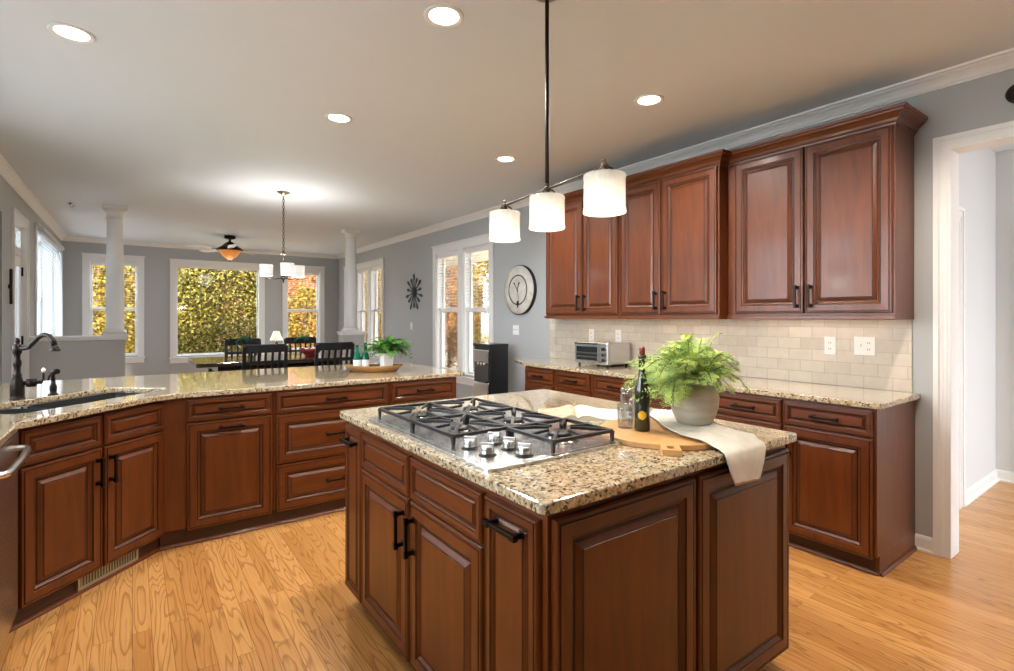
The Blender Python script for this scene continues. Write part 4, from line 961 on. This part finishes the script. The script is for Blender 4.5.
for k, (x, y, hh, lab) in enumerate(((1.478, 4.10, .20, 'green glass bottle in the wooden bowl, left of its mate'), (1.542, 4.085, .215, 'green glass bottle in the wooden bowl, next to the white pot'))):
    o = thing('green_bottle', lab, 'bottle', (x, y, .9275), 0, 'green glass bottles in the wooden bowl')
    b = MB(); b.lathe([(0,0), (.026,0), (.029,.01), (.030,.10), (.024,.135), (.012,.16), (.011,hh), (.014,hh+.003), (.013,hh+.008), (.0,hh+.008)], 20); b.build('bottle_body', 'green_glass', o)
    b = MB(); b.lathe([(.0295,.03), (.0305,.032), (.0305,.085), (.0295,.087)], 20); b.build('label_band', 'plate', o)
# ------------------------------------------------------------ dining set
tb = thing('dining_table', 'dark counter-height dining table with a glossy top', 'table', (1.305, 6.15, 0), 0)
b = MB(); b.prism(rounded(-.815, .815, -.46, .45, .02), .875, .915); b.build('tabletop', 'table_wood', tb, bevel=.004)
b = MB(); frame_ring(b, -.66, .66, 0, .62, .022, .80, .875)
b = MB(); b.box(-.62, .62, -.34, -.318, .80, .875); b.box(-.62, .62, .318, .34, .80, .875); b.box(-.62, -.598, -.318, .318, .80, .875); b.box(.598, .62, -.318, .318, .80, .875); b.build('apron', 'table_wood', tb)
for sx_ in (-1, 1):
    for sy in (-1, 1):
        b = MB(); b.tube([(sx_*.60, sy*.32, .80), (sx_*.61, sy*.33, .0)], [.036,.028], square=True); b.build('leg', 'table_wood', tb)
def chair(loc, rotz, label):
    o = thing('dining_chair', label, 'chair', loc, rotz, 'black slat-back counter chairs')
    b = MB(); b.box(-.21, .21, -.20, .20, .60, .635); b.build('seat', 'black_paint', o, bevel=.012)
    for x in (-1, 1):
        b = MB(); b.tube([(x*.19, .18, .60), (x*.205, .20, 0)], [.018,.014], square=True); b.build('leg', 'black_paint', o)
        b = MB(); b.tube([(x*.19, -.24, 0), (x*.185, -.195, .60), (x*.185, -.205, .80), (x*.185, -.245, 1.085)], [.015,.018,.017,.014], square=True); b.build('leg', 'black_paint', o)
    bk_ = MB(); bk_.prism([(-.185,-.247), (-.06,-.268), (.06,-.268), (.185,-.247), (.185,-.228), (.06,-.249), (-.06,-.249), (-.185,-.228)], 1.02, 1.10); bk_.build('crest_rail', 'black_paint', o, bevel=.004)
    b = MB(); b.box(-.185, .185, -.232, -.214, .915, .94); b.box(-.185, .185, -.222, -.204, .70, .74); b.build('back_rail', 'black_paint', o)
    for k in range(5):
        b = MB(); x = -.125+.0625*k; b.tube([(x, -.213, .72), (x, -.222, .93), (x, -.255, 1.04)], [.010,.010,.010], square=True); b.build('back_slat', 'black_paint', o)
    b = MB(); b.box(-.20, .20, .165, .185, .22, .245); b.box(-.20, .20, -.235, -.215, .22, .245); b.box(-.205, -.185, -.22, .18, .30, .325); b.box(.185, .205, -.22, .18, .30, .325); b.build('stretcher', 'black_paint', o)
    return o
c0 = chair((1.035, 5.60, 0), 0, 'black slat-back chair at the near side of the dining table, left one')
dup(c0, (1.70, 5.60, 0), 0, 'black slat-back chair at the near side of the dining table, right one')
dup(c0, (1.09, 6.72, 0), PI, 'black slat-back chair at the far side of the dining table, left one')
dup(c0, (1.76, 6.72, 0), PI, 'black slat-back chair at the far side of the dining table, right one')
for x, lab in ((1.10, 'left'), (1.78, 'right')):
    o = thing('green_garland', 'small green leafy garland on the %s chair across the dining table' % lab, 'garland', (x, 6.98, 1.07), 0, 'leafy garlands on the far chairs')
    b = MB(); rnd = random.Random(3)
    for i in range(150):
        t_ = rnd.uniform(-1, 1); c_ = Vector((t_*.09+rnd.uniform(-.02,.02), rnd.uniform(-.035,.005), .03*(1-t_*t_)+rnd.uniform(-.02,.02))); d = Vector((rnd.gauss(0,1), rnd.gauss(0,1), rnd.gauss(0,1))).normalized()*.035; s_ = d.cross(Vector((rnd.gauss(0,1), rnd.gauss(0,1), rnd.gauss(0,1)))).normalized()*.009
        b.face([c_, c_+d*.5+s_, c_+d, c_+d*.5-s_])
    b.build('leaves', 'wreath_green', o, norm=False)
rbw = thing('red_bowl', 'dark red glazed bowl in the middle of the dining table', 'bowl', (1.66, 6.12, .9155), 0)
b = MB(); b.lathe([(0,0), (.05,0), (.055,.008), (.10,.04), (.13,.085), (.126,.088), (.095,.045), (.05,.014), (0,.012)], 32); b.build('bowl', 'red_glaze', rbw)
for k, (x, y, z, r_) in enumerate(((-.04,.02,.05,.042), (.045,.03,.052,.04), (.0,-.045,.05,.04))):
    o = thing('white_ornament_ball', 'white round ornament resting in the red bowl on the table', 'ornament', (1.66+x, 6.12+y, .9155+z), 0, 'white ornaments in the red bowl')
    b = MB(); b.lathe([(0,-r_)]+[(r_*math.cos(R(q)), r_*math.sin(R(q))) for q in range(-75, 90, 15)]+[(0,r_)], 16); b.build('ball', 'plate', o)
# lamp on a console by the back wall
cs = thing('console_table', 'low dark console table by the back wall under the small lamp', 'table', (2.30, 11.2, 0), 0)
b = MB(); b.box(-.32, .32, -.16, .16, .70, .73); b.build('tabletop', 'table_wood', cs, bevel=.003)
for sx_ in (-1, 1):
    for sy in (-1, 1):
        b = MB(); b.tube([(sx_*.29, sy*.13, 0), (sx_*.29, sy*.13, .70)], .016, square=True); b.build('leg', 'table_wood', cs)
lp = thing('table_lamp', 'small table lamp with a lit white cone shade by the back wall', 'lamp', (2.36, 11.18, .731), 0)
b = MB(); b.lathe([(.06,0), (.062,.01), (.02,.025), (.015,.05), (.03,.08), (.025,.12), (.008,.14), (.008,.22)], 20); b.build('lamp_base', 'bronze', lp)
b = MB(); b.lathe([(.125,.16), (.127,.163), (.055,.345), (.053,.345), (.122,.163)], 28, caps=False); b.build('lamp_shade', 'lampshade', lp)
light('lamp_bulb', 'POINT', (0, 0, .26), 2.5, (1,.8,.55), lp, size=.03)

# ------------------------------------------------------------ outdoors
b = MB(); b.box(-25, 35, -25, 45, -.5, -.35); tag(b.build('ground', 'ground_mulch'), None, None, kind='structure')
b = MB(); b.box(-14, 14, -14, YR-.2, -.34, -.04); b.box(-14, XL-.2, YR-.2, 13.0, -.34, -.04); tag(b.build('floor_bounce_slab', 'bounce_slab'), None, None, kind='structure')  # unseen slab added outside to bounce sunlight up onto the ceiling
def shrub(x, y, rx_, ry, h, n_, m, name, label, cat, seed, leaf=.12, z0=-.35, grp='shrubs and trees outside the windows', trunk=.05):
    rnd = random.Random(seed); o = thing(name, label, cat, (x, y, z0), 0, grp)
    b = MB()
    for i in range(n_):
        # on lumpy shell volume
        th = rnd.uniform(0, 2*PI); z = rnd.uniform(.03, 1); rr = math.sin(PI*min(.97, z*.82+.16))**.55; k = rnd.uniform(.62, 1.0)*(1+.12*math.sin(3*th+z*9+seed))
        c_ = Vector((rx_*rr*k*math.cos(th), ry*rr*k*math.sin(th), h*z))
        d = Vector((rnd.gauss(0,1), rnd.gauss(0,1), rnd.gauss(0,.8))).normalized()*leaf*rnd.uniform(.6,1.2); s_ = d.cross(Vector((rnd.gauss(0,1), rnd.gauss(0,1), rnd.gauss(0,1)))).normalized()*leaf*.24
        b.face([c_, c_+d*.45+s_, c_+d, c_+d*.45-s_])
    b.build('foliage', m, o, norm=False)
    b = MB(); b.tube([(0,0,0), (.05,.03,h*.35), (-.04,0,h*.7), (0,0,h*.9)], [trunk, trunk*.9, trunk*.6, trunk*.2], 8)
    for q in range(7):
        a = 2*PI*q/7; z = h*(.2+.08*q); b.tube([(0,0,z), (rx_*.45*math.cos(a), ry*.45*math.sin(a), z+h*.15), (rx_*.75*math.cos(a), ry*.75*math.sin(a), z+h*.22)], [trunk*.5, trunk*.3, trunk*.12], 5)
    b.build('branches', 'bark', o)
    return o
shrub(1.75, 14.2, 1.25, .8, 3.5, 26000, 'leaf_magnolia', 'magnolia_tree', 'broad yellow-green magnolia filling the large back window', 'tree', 1, .095)
shrub(-.75, 14.8, .95, .8, 3.4, 8000, 'leaf_gold', 'golden_shrub', 'golden leafy shrub outside the back window behind the left column', 'shrub', 2, .11)
shrub(.7, 17.6, 1.9, 1.0, 3.7, 9000, 'leaf_magnolia', 'background_tree', 'dark leafy tree farther back behind the magnolia', 'tree', 12, .15)
shrub(3.9, 14.7, .72, .6, 2.5, 4200, 'leaf_gold', 'golden_shrub', 'low golden shrub below the right back window', 'shrub', 3, .11)
shrub(4.9, 17.2, 1.3, .9, 3.7, 6500, 'leaf_autumn', 'autumn_tree', 'rust-coloured tree seen through the right back window', 'tree', 4, .12)
shrub(8.3, 14.6, 1.15, 1.15, 4.9, 9500, 'leaf_autumn', 'autumn_tree', 'rust-coloured tree seen through the left pane by the water dispenser', 'tree', 5, .12)
shrub(8.5, 11.7, 1.35, 1.2, 4.8, 10500, 'leaf_gold', 'golden_shrub', 'golden tree seen through the right pane by the water dispenser', 'tree', 8, .12)
shrub(7.4, 19.0, 1.1, 1.0, 4.9, 7500, 'leaf_autumn', 'autumn_tree', 'rust-coloured tree seen through the far right window', 'tree', 6, .12)
shrub(6.0, 14.9, .8, .75, 4.3, 6000, 'leaf_gold', 'golden_shrub', 'golden tree close outside the far right window', 'tree', 7, .12)
shrub(11.3, 17.5, 1.8, 1.6, 4.6, 7000, 'leaf_magnolia', 'background_tree', 'dark leafy tree far off beyond the rust-coloured tree', 'tree', 13, .15)
shrub(11.8, 13.3, 1.7, 1.6, 4.6, 7000, 'leaf_magnolia', 'background_tree', 'dark leafy tree far off beyond the golden tree at right', 'tree', 14, .15)
tr = thing('tree_trunk', 'dark bare tree trunk outside the window by the water dispenser', 'tree', (5.05, 10.15, -.35), 0)
b = MB(); b.tube([(0,0,0), (.02,0,1.6), (-.01,.02,4.5)], [.14,.11,.09], 12); b.build('trunk', 'bark', tr)
nb = thing('neighbour_house', 'red brick house wall outside beyond the trees', 'house', (0,0,-.35), 0)
b = MB(); b.box(-6, 14, 21.2, 21.4, 0, 4.0); b.build('brick_wall', 'brick', nb)
b = MB(); b.box(-6.3, 14, 20.8, 21.8, 4.0, 4.15); b.build('eave', 'trim', nb)
